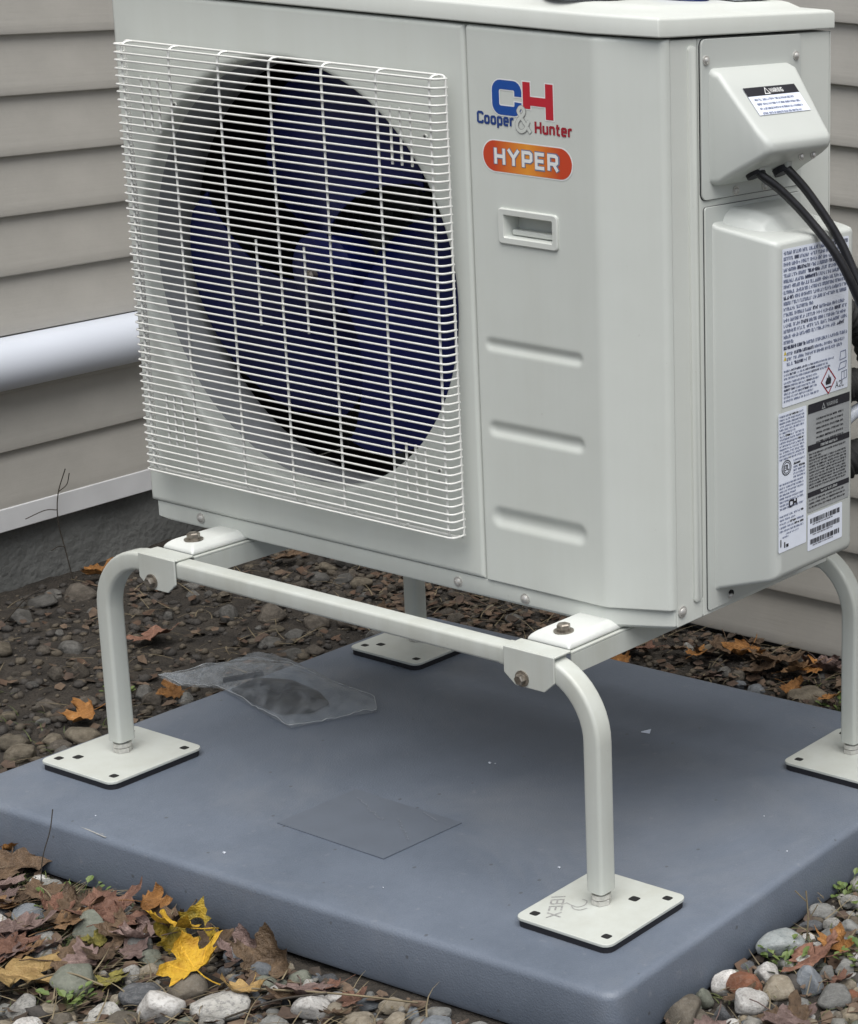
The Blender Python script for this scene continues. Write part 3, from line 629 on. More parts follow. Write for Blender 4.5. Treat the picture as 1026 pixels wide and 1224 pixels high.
# ---- fan panel with round opening
FCX, FCZ, FR_ = 0.307, 0.385, 0.285
def rect_ray(cx, cz, a, x0, x1, z0, z1):
    c, s = math.cos(a), math.sin(a); t = 1e9
    if c > 1e-9: t = min(t, (x1 - cx) / c)
    if c < -1e-9: t = min(t, (x0 - cx) / c)
    if s > 1e-9: t = min(t, (z1 - cz) / s)
    if s < -1e-9: t = min(t, (z0 - cz) / s)
    return cx + c * t, cz + s * t
px0, px1, pz0, pz1 = 0.0, SX - 0.0008, 0.0268, H - 0.002
angs = sorted([2 * math.pi * i / 112 for i in range(112)] + [math.atan2(z - FCZ, x - FCX) % (2 * math.pi) for x in (px0, px1) for z in (pz0, pz1)])
V = []; F = []; n = len(angs)
def rl(ins, y):
    for a in angs:
        x, z = rect_ray(FCX, FCZ, a, px0, px1, pz0, pz1)
        V.append((min(max(x, px0 + ins), px1 - ins), y, min(max(z, pz0 + ins), pz1 - ins)))
def cl(r, y):
    for a in angs: V.append((FCX + r * math.cos(a), y, FCZ + r * math.sin(a)))
rl(0, 0.03); rl(0, 0.006); rl(0.0006, 0.003); rl(0.0022, 0.0008); rl(0.0055, 0.0); rl(0.0075, 0.0)
cl(0.2955, 0.0); cl(0.2925, 0.0); cl(0.2898, 0.0006); cl(0.2876, 0.0020); cl(0.2862, 0.0045); cl(0.2855, 0.010); cl(FR_, 0.026)
for k in range(12):
    for i in range(n): F.append((k * n + i, k * n + (i + 1) % n, (k + 1) * n + (i + 1) % n, (k + 1) * n + i))
mk('fan_panel', V, F, MT['coat'], unit, smooth=50)
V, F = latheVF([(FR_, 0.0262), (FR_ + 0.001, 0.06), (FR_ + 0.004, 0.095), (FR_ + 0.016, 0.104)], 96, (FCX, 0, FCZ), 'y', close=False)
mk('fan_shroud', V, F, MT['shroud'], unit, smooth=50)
# ---- interior: dark compartment, coil, motor bracket
V, F = join([boxVF(0.012, 0.612, 0.335, 0.345, 0.03, 0.725), boxVF(0.602, 0.612, 0.031, 0.334, 0.03, 0.725), boxVF(0.004, 0.010, 0.031, 0.334, 0.03, 0.725), boxVF(0.011, 0.601, 0.106, 0.334, 0.022, 0.029), boxVF(0.011, 0.601, 0.106, 0.334, 0.726, 0.733)])
inner = mk('inner_compartment', V, F, MT['dark'], unit)
V, F = join([boxVF(0.02 + i * 0.0125, 0.0215 + i * 0.0125, 0.322, 0.334, 0.035, 0.72) for i in range(46)]); mk('coil_fins', V, F, MT['tapegrey'], inner)
V, F = join([boxVF(0.265, 0.290, 0.19, 0.21, 0.05, 0.70), boxVF(0.325, 0.350, 0.19, 0.21, 0.05, 0.70), boxVF(0.255, 0.365, 0.165, 0.189, 0.46, 0.515), boxVF(0.255, 0.365, 0.165, 0.189, 0.30, 0.335)])
mk('motor_bracket', V, F, MT['grey'], unit, bevel=0.004)
V, F = latheVF([(0.03, 0.12), (0.055, 0.13), (0.058, 0.19)], 28, (FCX, 0, FCZ), 'y'); mk('motor', V, F, MT['grey'], unit, smooth=40)
# ---- fan: hub with three broad swept blades
FY = 0.062
V, F = latheVF([(0.004, -0.026), (0.020, -0.025), (0.045, -0.020), (0.056, -0.012), (0.058, 0.03)], 36, (FCX, FY, FCZ), 'y')
fan = mk('fan', V, F, MT['fan'], unit, smooth=40)
V, F = latheVF([(0.007, -0.026), (0.007, -0.034), (0.004, -0.036)], 6, (FCX, FY, FCZ), 'y'); mk('shaft_nut', V, F, MT['bolt'], fan, smooth=25)
def blade(a0):
    nr, nt = 14, 18; V = []; F = []
    for side in (0, 1):
        for i in range(nr + 1):
            t = i / nr; r = 0.050 + (0.270 - 0.050) * t
            span = R(74 + 26 * math.sin(t * 2.2)); sweep = R(-30) * t ** 1.6
            for j in range(nt + 1):
                s = j / nt - 0.5
                rr_ = r + (0.012 * math.cos(math.pi * s) - 0.012) * t * 2.0
                if t > 0.9: rr_ -= 0.02 * max(0, abs(s) - 0.38) / 0.12 * (t - 0.9) / 0.1
                a = R(a0) + sweep + s * span
                y = 0.058 * s + 0.008 * (s * 2) ** 2 + 0.004 * t + (0.0025 if side else 0)
                V.append((FCX + rr_ * math.cos(a), FY + 0.006 + y, FCZ + rr_ * math.sin(a)))
    m_ = (nr + 1) * (nt + 1); w = nt + 1
    for i in range(nr):
        for j in range(nt):
            q = (i * w + j, i * w + j + 1, (i + 1) * w + j + 1, (i + 1) * w + j); F.append(q); F.append(tuple(m_ + x for x in q)[::-1])
    edge = [(0, j) for j in range(nt)] + [(i, nt) for i in range(nr)] + [(nr, j) for j in range(nt, 0, -1)] + [(i, 0) for i in range(nr, 0, -1)]
    for e in range(len(edge)):
        a, b = edge[e], edge[(e + 1) % len(edge)]; ia, ib = a[0] * w + a[1], b[0] * w + b[1]; F.append((ia, ib, m_ + ib, m_ + ia))
    return V, F
for a0 in (112, 234, 354):
    V, F = blade(a0); mk('blade', V, F, MT['fan'], fan, smooth=50)

# ---- wire guard
GY, GB = -0.035, -0.014
wp = circ(0.0014, 6); wq = circ(0.0016, 6)
gx0, gx1, gz0, gz1 = 0.041, 0.6060, 0.088, 0.671
def fillet(pts, r, k=4):
    out = [Vector(pts[0])]
    for i in range(1, len(pts) - 1):
        p = Vector(pts[i]); a = (Vector(pts[i - 1]) - p).normalized(); b = (Vector(pts[i + 1]) - p).normalized()
        A, B = p + a * r, p + b * r
        for j in range(k + 1):
            t = j / k; out.append(A * (1 - t) ** 2 + p * 2 * t * (1 - t) + B * t * t)
    out.append(Vector(pts[-1])); return out
# the guard's back frame is the part; every wire is a sub-part
V, F = join([tubeVF(fillet([(gx0, GB - 0.002, 0.38), (gx0, GB - 0.002, gz1 + 0.004), (gx1, GB - 0.002, gz1 + 0.004), (gx1, GB - 0.002, gz0 - 0.004), (gx0, GB - 0.002, gz0 - 0.004), (gx0, GB - 0.002, 0.38)], 0.006), wq, caps=False)])
guard = mk('fan_guard', V, F, MT['wire'], unit, smooth=60)
NW = 57
hp = fillet([(gx0, GB, 0), (gx0, GY, 0), (gx1, GY, 0), (gx1, GB, 0)], 0.008)
V, F = tubeVF(hp, wp, up=(0, 0, 1)); hm = mk('wire', V, F, MT['wire'], smooth=60, link=False)
for k in range(NW):
    o = new_obj('wire', hm, guard); o.location = (0, 0.0004 * math.sin(k * 7.1), gz0 + (gz1 - gz0) * k / (NW - 1) + 0.0003 * math.sin(k * 3.3))
vp = fillet([(0, GB, gz1 + 0.004), (0, GY + 0.0026, gz1 + 0.004), (0, GY + 0.0026, gz0 - 0.003), (0, GB, gz0 - 0.003)], 0.012)
V, F = tubeVF(vp, wq, up=(1, 0, 0)); vm = mk('wire', V, F, MT['wire'], smooth=60, link=False)
for x in (0.056, 0.144, 0.234, 0.325, 0.416, 0.508, 0.596):
    o = new_obj('wire', vm, guard); o.location.x = x
sm_ = mk('wire', *tubeVF([(0, GY + 0.0026, -0.036), (0, GY + 0.0026, 0.036)], wq, up=(1, 0, 0)), MT['wire'], smooth=60, link=False)
for zc in (0.597, 0.167):
    for x in (0.090, 0.105, 0.120, 0.530, 0.546, 0.563):
        o = new_obj('wire', sm_, guard); o.location = (x, 0, zc)
    for xc in (0.105, 0.546):   # clip screws that hold the guard
        V, F = latheVF([(0.0035, GB), (0.0035, -0.012), (0.002, -0.014)], 10, (xc + 0.02, 0, zc), 'y'); mk('clip', V, F, MT['wire'], guard, smooth=30)
cm_ = mk('wire', *tubeVF([(0, GY + 0.0026, -0.057), (0, GY + 0.0026, 0.057)], wq, up=(1, 0, 0)), MT['wire'], smooth=60, link=False)
for x in (0.283, 0.369): o = new_obj('wire', cm_, guard); o.location = (x, 0, 0.381)

# ---- service panel: pressed sheet with grooves, chamfered corner
def sstep(t): t = min(1, max(0, t)); return t * t * (3 - 2 * t)
GRV = [(0.7175, 0.3435, 0.0785, 0.0085, 0.0034), (0.7175, 0.234, 0.0785, 0.0105, 0.0042), (0.7175, 0.117, 0.0785, 0.0145, 0.0052)]
sx0, sx1, sz0, sz1 = SX + 0.0008, W, 0.0268, H - 0.002
def panel_y(x, z):
    t = (x - CXX) / (W - CXX)
    y = 0.0 if t <= 0 else CYD * (t if t > 0.12 else t * t / 0.24 + 0.06 * 0 + t * 0.0) if t > 0.12 or t <= 0 else CYD * t * t / 0.24
    if t > 0.12: y = CYD * (0.06 + (t - 0.12) * 0.94 / 0.88)
    for cx, cz, hl, hh, dp in GRV:
        dx = max(abs(x - cx) - (hl - hh), 0.0); d = math.hypot(dx, z - cz) - hh
        if d < 0.001: y += dp * sstep((0.001 - d) / (hh * 0.95))
    for e, rr_ in ((x - sx0, 0.004), (sz1 - z, 0.006), (z - sz0, 0.002), (sx1 - x, 0.006)):
        if e < rr_: y += rr_ - math.sqrt(max(0, rr_ * rr_ - (rr_ - e) ** 2))
    return y
def steps(a, b, fine):
    out = [a]
    while out[-1] < b - 1e-6:
        p = out[-1]; near = min(p - a, b - p); s_ = 0.0008 if near < 0.006 else 0.003
        out.append(min(b, p + s_))
    return out
HX0, HX1, HZ0, HZ1 = 0.669, 0.763, 0.475, 0.519
gx = steps(sx0, sx1, None); gz = steps(sz0, sz1, None)
V = [(x, panel_y(x, z), z) for z in gz for x in gx]; nx = len(gx); F = []
for j in range(len(gz) - 1):
    for i in range(nx - 1):
        xc, zc = (gx[i] + gx[i + 1]) / 2, (gz[j] + gz[j + 1]) / 2
        if HX0 + 0.006 < xc < HX1 - 0.006 and HZ0 + 0.006 < zc < HZ1 - 0.006: continue
        F.append((j * nx + i, j * nx + i + 1, (j + 1) * nx + i + 1, (j + 1) * nx + i))
# return flanges
for j in range(len(gz) - 1):
    for col in (0, nx - 1):
        k = len(V); a, b = V[j * nx + col], V[(j + 1) * nx + col]
        V += [(a[0], 0.03 if col == 0 else 0.043, a[2]), (b[0], 0.03 if col == 0 else 0.043, b[2])]; F.append((j * nx + col, (j + 1) * nx + col, k + 1, k))
top = (len(gz) - 1) * nx
for i in range(nx - 1):
    k = len(V); a, b = V[top + i], V[top + i + 1]; V += [(a[0], 0.05, a[2]), (b[0], 0.05, b[2])]; F.append((top + i, top + i + 1, k + 1, k))
service = mk('service_panel', V, F, MT['coat'], unit, smooth=40)
# recessed hand grip
def ring(x0, x1, z0, z1, y, r):
    return [(a, y, b) for a, b in rr(x0, z0, x1, z1, r, 4)]
L_ = [ring(HX0, HX1, HZ0, HZ1, 0.001, 0.005), ring(HX0, HX1, HZ0, HZ1, -0.0022, 0.005), ring(HX0 + 0.0012, HX1 - 0.0012, HZ0 + 0.0012, HZ1 - 0.0012, -0.0032, 0.0045), ring(HX0 + 0.0085, HX1 - 0.0075, HZ0 + 0.0075, HZ1 - 0.0075, -0.0030, 0.002), ring(HX0 + 0.0095, HX1 - 0.0085, HZ0 + 0.0085, HZ1 - 0.0085, -0.0015, 0.0015), ring(HX0 + 0.011, HX1 - 0.010, HZ0 + 0.0095, HZ1 - 0.0095, 0.022, 0.0015)]
V = []; F = []; n = len(L_[0])
for q in L_: V += q
for k in range(len(L_) - 1):
    for i in range(n): F.append((k * n + i, k * n + (i + 1) % n, (k + 1) * n + (i + 1) % n, (k + 1) * n + i))
F.append(tuple(range((len(L_) - 1) * n, len(L_) * n)))
grip = mk('hand_grip', V, F, MT['coat_side'], service, smooth=35)
V, F = boxVF(HX0 + 0.012, HX1 - 0.011, 0.008, 0.0215, HZ0 + 0.010, HZ0 + 0.017); mk('grip_ledge', V, F, MT['coat_side'], grip, bevel=0.002)

# ---- base pan: follows the chamfer, with drip edge
bp_poly = [(0.008, 0.004), (0.008, 0.02), (0.006, D - 0.01), (W - 0.002, D - 0.01), (W - 0.002, CYD + 0.008), (W - 0.010, CYD + 0.0035), (CXX + 0.006, 0.0045), (0.60, 0.0035)]
def pan_ring(z, ins):
    cx, cy = 0.45, 0.18; return [(x + (cx - x) * ins, y + (cy - y) * ins, z) for x, y in bp_poly]
base_pan = None
V = pan_ring(0.0, 0.012) + pan_ring(0.004, 0.0) + pan_ring(0.0262, 0.0) + pan_ring(0.0262, 0.2); n = len(bp_poly)
F = [tuple(range(n))[::-1]] + [(k * n + i, k * n + (i + 1) % n, (k + 1) * n + (i + 1) % n, (k + 1) * n + i) for k in range(3) for i in range(n)]
# left front corner of the pan is cut back
V = [((v[0] + 0.018 if v[0] < 0.05 and v[1] < 0.1 and v[2] < 0.002 else v[0]), v[1], v[2]) for v in V]
base_pan = mk('base_pan', V, F, MT['coat'], unit, bevel=0.0012)
for x, z in ((0.095, 0.015), (0.573, 0.013), (0.687, 0.0115)): screw('screw', (x, 0.0036, z), 'y', base_pan, 0.0058)
# moulded feet on the rails, bolted
for x0, x1 in CL:
    for yf, sg in ((-0.034, 1), (0.375, -1)):
        xa, xb = x0 + 0.006, x1 - 0.006; V = []
        for z, i_ in ((-0.0030, 0.0), (0.0030, 0.0005), (0.0085, 0.007), (0.0105, 0.011)):
            V += [(xa + i_, yf - 0.046 + i_, z), (xb - i_, yf - 0.046 + i_, z), (xb - i_, yf + 0.066 - i_, z), (xa + i_, yf + 0.066 - i_, z)]
        F = [(3, 2, 1, 0), (12, 13, 14, 15)] + [(k * 4 + i, k * 4 + (i + 1) % 4, k * 4 + 4 + (i + 1) % 4, k * 4 + 4 + i) for k in range(3) for i in range(4)]
        if sg < 0: V = [(x, 2 * yf - y + 0.02, z) for x, y, z in V]
        ft = mk('mounting_foot', V, F, MT['foot'], unit, bevel=0.003, seg=3)
        hexbolt('bolt', ((xa + xb) / 2 + 0.006, yf - 0.024 if sg > 0 else yf + 0.035, 0.0106), 'z', 1, ft, 0.0085, 0.009)

# ---- cabinet sides and back
V, F = boxVF(0.002, 0.0038, 0.032, D - 0.002, 0.0268, H - 0.003); mk('side_panel', V, F, MT['coat_side'], unit)
V, F = boxVF(0.0, W - 0.001, D - 0.002, D, 0.0268, H - 0.003); mk('back_panel', V, F, MT['coat_side'], unit)
# right side: front post, pressed strip, main panel
V, F = boxVF(W - 0.02, W - 0.0012, CYD + 0.0115, 0.0955, 0.0012, H - 0.003); post = mk('corner_post', V, F, MT['coat_side'], unit, bevel=0.0018)
ps = rr(0.076, 0.026, 0.0905, 0.729, 0.006, 4); n = len(ps)
V = [(W - 0.0012, a, b) for a, b in ps] + [(W + 0.0016, a, b) for a, b in ps] + [(W + 0.0026, 0.0832 + (a - 0.0832) * 0.6, 0.3775 + (b - 0.3775) * 0.993) for a, b in ps]
F = [(k * n + i, k * n + (i + 1) % n, (k + 1) * n + (i + 1) % n, (k + 1) * n + i) for k in range(2) for i in range(n)] + [tuple(range(2 * n, 3 * n))]
mk('pressed_strip', V, F, MT['coat_side'], post, smooth=30)
screw('screw', (W - 0.0006, 0.0535, 0.021), 'x', post, 0.0062, sgn=1)
V, F = boxVF(W - 0.02, W - 0.0012, 0.0967, D - 0.0022, 0.0012, H - 0.003); side_r = mk('side_panel', V, F, MT['coat_side'], unit, bevel=0.0015)

# ---- top lid: rim follows the chamfer, raised plateau
def lid_ring(z, ins):
    P = [(-0.004, -0.003), (CXX + 0.004, -0.003), (W + 0.001, CYD - 0.010), (W + 0.004, CYD + 0.004), (W + 0.004, D + 0.003), (-0.004, D + 0.003)]
    c = Vector((0.45, 0.19)); out = []
    for x, y in P:
        d = Vector((x, y)) - c; out.append((x - math.copysign(min(ins, abs(d.x)), d.x), y - math.copysign(min(ins, abs(d.y)), d.y), z))
    return out
Ls = [lid_ring(0.7405, 0.004), lid_ring(0.7405, 0.0), lid_ring(0.760, 0.0), lid_ring(0.7632, 0.0012), lid_ring(0.7645, 0.004), lid_ring(0.7655, 0.030), lid_ring(0.7725, 0.042), lid_ring(0.7745, 0.050), lid_ring(0.7755, 0.10)]
V = []; F = []; n = 6
for q in Ls: V += q
for k in range(len(Ls) - 1):
    for i in range(n): F.append((k * n + i, k * n + (i + 1) % n, (k + 1) * n + (i + 1) % n, (k + 1) * n + i))
F.append(tuple(range((len(Ls) - 1) * n, len(Ls) * n))); F.append(tuple(range(n))[::-1])
lid = mk('top_lid', V, F, MT['coat_side'], unit, bevel=0.0022, seg=3)

# ---- wiring cover: backing plate with a sloped hood
pl = rr(0.0985, 0.541, 0.300, 0.7365, 0.008, 4); V, F = prism(pl, W - 0.0010, W + 0.0022, 'x'); wplate = mk('wiring_cover', V, F, MT['plastic'], unit, bevel=0.0010)
V, F = prism(rr(0.0976, 0.5401, 0.3009, 0.7368, 0.009, 4), W - 0.0030, W - 0.0002, 'x'); mk('seam_shadow', V, F, MT['rubber'], wplate)  # dark plate added behind the cover to draw its shadow line
def hood():
    """loft of rounded sections from the plate outwards; slanted front, undercut bottom"""
    V = []; F = []; secs = []
    # (outward fraction) sections in (y,z) at growing x
    T = [(0.0, 0.112, 0.276, 0.5585, 0.701), (0.012, 0.1135, 0.2745, 0.5600, 0.697), (0.030, 0.1150, 0.2690, 0.5720, 0.676), (0.050, 0.1170, 0.2630, 0.5835, 0.653), (0.066, 0.1190, 0.2585, 0.5930, 0.634), (0.076, 0.1215, 0.2550, 0.6000, 0.624), (0.081, 0.1260, 0.2500, 0.6050, 0.6185), (0.0825, 0.1330, 0.2430, 0.6080, 0.6150)]
    for dx, y0, y1, z0, z1 in T:
        r_ = min(0.009, (z1 - z0) / 2.05); secs.append([(W + 0.0022 + dx, a, b) for a, b in rr(y0, z0, y1, z1, r_, 5)])
    n = len(secs[0])
    for s_ in secs: V += s_
    for k in range(len(secs) - 1):
        for i in range(n): F.append((k * n + i, k * n + (i + 1) % n, (k + 1) * n + (i + 1) % n, (k + 1) * n + i))
    F.append(tuple(range((len(secs) - 1) * n, len(secs) * n)))
    return V, F
V, F = hood(); hd = mk('hood', V, F, MT['plastic'], wplate, smooth=60)
for y, z in ((0.107, 0.711), (0.288, 0.709), (0.163, 0.5475), (0.222, 0.5475)): screw('screw', (W + 0.0022, y, z), 'x', wplate, 0.0048, sgn=1)
# warning sticker on the sloped face: plane through the hood's upper sections
ha = Vector((W + 0.0022 + 0.012, 0, 0.697)); hb = Vector((W + 0.0022 + 0.066, 0, 0.634)); hv = (hb - ha).normalized(); hu = Vector((0, 1, 0))
ho = ha + hv * 0.026 + Vector((0, 0.139, 0)); up_ = -hv; LW, LH = 0.104, 0.040
def hpt(dy, dv): return ho + hu * dy + hv * dv
st = decal('warning_sticker', [rect(0, -LH, LW, 0)], ho, hu, up_, 0.0012, MT['paper'], hd)
decal('black_header', [rect(0, -0.0125, LW, 0)], ho, hu, up_, 0.0015, MT['ink'], st)
tri = [stroke([(0.036, -0.0105), (0.041, -0.0020), (0.046, -0.0105)], 0.0012, True)]
decal('header_print', tri + text('WARNING', 0.048, -0.0095, 0.0060, 0.17, width=0.026), ho, hu, up_, 0.0018, MT['lwhite'], st)
rng = random.Random(5); rg, bd = fake_lines(rng, 0.008, 0.098, -0.0195, 0.0066, 4, 0.0032, gaps={0: 0.92, 1: 0.97, 2: 0.98, 3: 0.9}, bold=0.0)
decal('printed_text', rg + bd, ho, hu, up_, 0.0015, MT['inkb'], st)
# cable glands under the hood, screws and metal plate
gl_n = Vector((0.045, 0, -0.07)).normalized()
for y, x in ((0.157, 0.937), (0.203, 0.944)):
    c = Vector((x, y, 0.5735)); pth = [c - gl_n * 0.004, c + gl_n * 0.004]
    V, F = tubeVF(pth, circ(0.0125, 16)); mk('gland', V, F, MT['rubber'], hd, smooth=40)
    V, F = boxVF(x - 0.005, x + 0.012, y - 0.006, y + 0.006, 0.578, 0.5885); mk('gland_clip', V, F, MT['plastic'], hd, bevel=0.002)
for y in (0.203, 0.228): screw('screw', (0.972, y, 0.5935), 'x', hd, 0.0042, sgn=1)

# ---- valve cover: big moulded box low on the side
vb = rr(0.1035, 0.007, 0.300, 0.532, 0.004, 3); V, F = prism(vb, W - 0.0010, W + 0.0018, 'x'); vplate = mk('valve_cover', V, F, MT['plastic'], unit, bevel=0.0008)
V, F = prism(rr(0.1029, 0.0066, 0.3006, 0.5324, 0.005, 3), W - 0.0030, W - 0.0002, 'x'); mk('seam_shadow', V, F, MT['rubber'], vplate)  # added dark plate again, shadow line round the valve cover
T = [(0.0, 0.1165, 0.300, 0.030, 0.512), (0.004, 0.1185, 0.298, 0.033, 0.5085), (0.060, 0.1205, 0.294, 0.050, 0.5010), (0.080, 0.1212, 0.291, 0.056, 0.4985), (0.0885, 0.1235, 0.2885, 0.060, 0.4970), (0.0918, 0.1270, 0.2855, 0.064, 0.4950), (0.0930, 0.1315, 0.2815, 0.068, 0.4920)]
secs = [[(W + 0.0018 + dx, a, b) for a, b in rr(y0, z0, y1, z1, 0.006, 5)] for dx, y0, y1, z0, z1 in T]
# push the lower front corner of each section up for the cut-away underside
V = []; F = []; n = len(secs[0])
for s_ in secs: V += s_
for k in range(len(secs) - 1):
    for i in range(n): F.append((k * n + i, k * n + (i + 1) % n, (k + 1) * n + (i + 1) % n, (k + 1) * n + i))
F.append(tuple(range((len(secs) - 1) * n, len(secs) * n)))
vbox = mk('box', V, F, MT['plastic'], vplate, smooth=50)
# swelling on top of the box against the side
S = [(0.0, 0.150, 0.268, 0.5275), (0.030, 0.158, 0.262, 0.525), (0.048, 0.166, 0.254, 0.5185), (0.058, 0.172, 0.248, 0.5035), (0.062, 0.174, 0.246, 0.494)]
V = []; F = []
for dx, y0, y1, zt in S:
    for q in ((y0 - 0.022, 0.494), (y0 - 0.008, zt - 0.008 if zt > 0.505 else 0.494), (y0 + 0.006, zt), (y1 - 0.010, zt), (y1 + 0.008, zt - 0.008 if zt > 0.505 else 0.494), (y1 + 0.026, 0.494)): V.append((W + 0.0018 + dx, q[0], q[1]))
for k in range(len(S) - 1):
    for i in range(5): F.append((k * 6 + i, k * 6 + i + 1, k * 6 + 7 + i, k * 6 + 6 + i))
sw = mk('top_swelling', V, F, MT['plastic'], vbox, smooth=80)
md = sw.modifiers.new('bevel', 'BEVEL'); md.width = 0.006; md.segments = 4; md.limit_method = 'ANGLE'; md.angle_limit = R(12); md.harden_normals = True
V, F = latheVF([(0.0045, 0), (0.0045, 0.002)], 12, (W + 0.0018, 0.148, 0.019), 'x'); mk('screw_notch', V, F, MT['hole'], vplate)
screw('screw', (W + 0.0020, 0.1465, 0.0165), 'x', vplate, 0.0035, sgn=1)

# ---- stickers on the box (outer face)
XF = W + 0.0018 + 0.0930
def side_label(name, y0, y1, z0, z1, m_='paper'):
    return decal(name, [poly(rr(y0, z0, y1, z1, 0.002, 3))], (XF, 0, 0), (0, 1, 0), (0, 0, 1), 0.0006, MT[m_], vbox)
def sprint(name, parts, m_, parent, off=0.0010):
    o = decal(name, parts, (XF, 0, 0), (0, 1, 0), (0, 0, 1), off, MT[m_], parent)
    if len(parts) > 3: o['kind'] = 'stuff'
    return o
rng = random.Random(11)
A = side_label('safety_sticker', 0.1330, 0.2745, 0.2865, 0.4875)
rg, bd = fake_lines(rng, 0.1355, 0.2725, 0.4800, 0.00705, 18, 0.0046, gaps={10: 0.45, 11: 0.97, 15: 0.96, 16: 0.18}, bold=0.16)
r2, b2 = fake_lines(rng, 0.1420, 0.2700, 0.3520, 0.0066, 3, 0.0042, gaps={0: 0.98, 1: 0.95, 2: 0.4}, bold=0.2)
r3, b3 = fake_lines(rng, 0.1360, 0.2480, 0.3310, 0.0048, 3, 0.0028, gaps={0: 0.95, 1: 0.85, 2: 0.9}, bold=0.2)
r4, b4 = fake_lines(rng, 0.1360, 0.2150, 0.3160, 0.0047, 6, 0.0028, gaps={0: 0.9, 1: 0.95, 2: 0.85, 3: 0.9, 4: 0.8, 5: 0.95}, bold=0.1)
sprint('printed_text', rg + r2 + r3 + r4, 'inkb', A); sprint('bold_text', bd + b2 + b3 + b4, 'inkd', A)
sprint('hazard_triangle', [poly([(0.1355, 0.3535), (0.1415, 0.3535), (0.1385, 0.3590)])], 'yellow', A); sprint('hazard_triangle', [poly([(0.1355, 0.3465), (0.1415, 0.3465), (0.1385, 0.3520)])], 'yellow', A)
sprint('icons', [stroke([(0.2560, 0.3260), (0.2700, 0.3275), (0.2690, 0.3375), (0.2580, 0.3370)], 0.0012, True), stroke([(0.2530, 0.3130), (0.2690, 0.3150), (0.2710, 0.3230), (0.2570, 0.3220)], 0.0012, True), stroke([(0.2600, 0.2990), (0.2715, 0.3005), (0.2715, 0.3105), (0.2600, 0.3095)], 0.0010, True), stroke([(0.2660, 0.2998), (0.2660, 0.3100)], 0.0009)], 'inkb', A)
dx_, dz_ = 0.2310, 0.3035
sprint('red_diamond', [stroke([(dx_ - 0.0155, dz_), (dx_, dz_ + 0.0170), (dx_ + 0.0155, dz_), (dx_, dz_ - 0.0170)], 0.0018, True)], 'darkred', A)
sprint('flame', [poly([(dx_ - 0.0055, dz_ - 0.005), (dx_ - 0.0065, dz_ - 0.001), (dx_ - 0.0040, dz_ + 0.002), (dx_ - 0.0035, dz_ + 0.005), (dx_ - 0.001, dz_ + 0.003), (dx_ + 0.0005, dz_ + 0.009), (dx_ + 0.0035, dz_ + 0.003), (dx_ + 0.005, dz_ + 0.005), (dx_ + 0.0062, dz_), (dx_ + 0.0050, dz_ - 0.005)]), rect(dx_ - 0.006, dz_ - 0.0095, dx_ + 0.006, dz_ - 0.0078)], 'ink', A)
sprint('code_letters', text('A2L', 0.2465, 0.2905, 0.0085, 0.12, width=0.019), 'ink', A)
B = side_label('rating_sticker', 0.1250, 0.1840, 0.0965, 0.2800)
gB = {}
rg, bd = fake_lines(rng, 0.1270, 0.1825, 0.2740, 0.0043, 14, 0.0026, bold=0.08)
r2, b2 = fake_lines(rng, 0.1560, 0.1825, 0.2120, 0.0044, 6, 0.0026, bold=0.05)
r3, b3 = fake_lines(rng, 0.1270, 0.1815, 0.1850, 0.0046, 8, 0.0026, bold=0.05)
r4, b4 = fake_lines(rng, 0.1270, 0.1815, 0.1430, 0.0050, 5, 0.0026, bold=0.1)
r5, b5 = fake_lines(rng, 0.1330, 0.1700, 0.1185, 0.0038, 2, 0.0022, bold=0.1)
sprint('printed_text', rg + r2 + r3 + r4 + r5, 'inkb', B)
sprint('approval_mark', [stroke(arc(0.1415, 0.2070, 0.0095, 0.0095, 0, 345, 20), 0.0013, True), stroke(arc(0.1415, 0.2070, 0.0070, 0.0070, 0, 345, 20), 0.0010, True)] + text('E', 0.1370, 0.2035, 0.0070, 0.18, width=0.0032) + text('T', 0.1400, 0.2035, 0.0070, 0.18, width=0.0034) + text('L', 0.1434, 0.2035, 0.0070, 0.18, width=0.0030), 'ink', B)
sprint('brand_mark', text('CH', 0.1470, 0.1530, 0.0090, 0.30, width=0.016), 'ink', B)
sprint('marks', bd + b2 + b3 + b4 + [rect(0.1285, 0.1040, 0.1305, 0.1140), rect(0.1365, 0.1015, 0.1388, 0.1090), rect(0.1405, 0.1015, 0.1455, 0.1055)], 'ink', B)
Cc = side_label('wiring_sticker', 0.1870, 0.2790, 0.1350, 0.2795, 'silver')
for zb0, zb1 in ((0.2670, 0.2795), (0.2170, 0.2250), (0.1550, 0.1620)): sprint('black_bar', [rect(0.1870, zb0, 0.2790, zb1)], 'ink', Cc)
rg, bd = fake_lines(rng, 0.205, 0.268, 0.2560, 0.0062, 6, 0.0026, bold=0.15); r2, b2 = fake_lines(rng, 0.1895, 0.2765, 0.2115, 0.0041, 12, 0.0024, bold=0.05); r3, b3 = fake_lines(rng, 0.1895, 0.274, 0.1500, 0.0050, 3, 0.0024, bold=0.05)
sprint('printed_text', rg + bd + r2 + b2 + r3 + b3, 'ink', Cc)
sprint('header_print', [stroke([(0.217, 0.2690), (0.220, 0.2755), (0.223, 0.2690)], 0.0011, True)] + text('WARNING', 0.2270, 0.2700, 0.0048, 0.17, width=0.024), 'silver', Cc, 0.0014)
rg, bd = fake_lines(rng, 0.214, 0.254, 0.2192, 0.004, 1, 0.0034, bold=1); r2, b2 = fake_lines(rng, 0.214, 0.254, 0.1570, 0.004, 1, 0.0032, bold=1); sprint('bar_print', rg + bd + r2 + b2, 'silver', Cc, 0.0014)
Dd = side_label('barcode_sticker', 0.1870, 0.2640, 0.0825, 0.1315)
bars = []
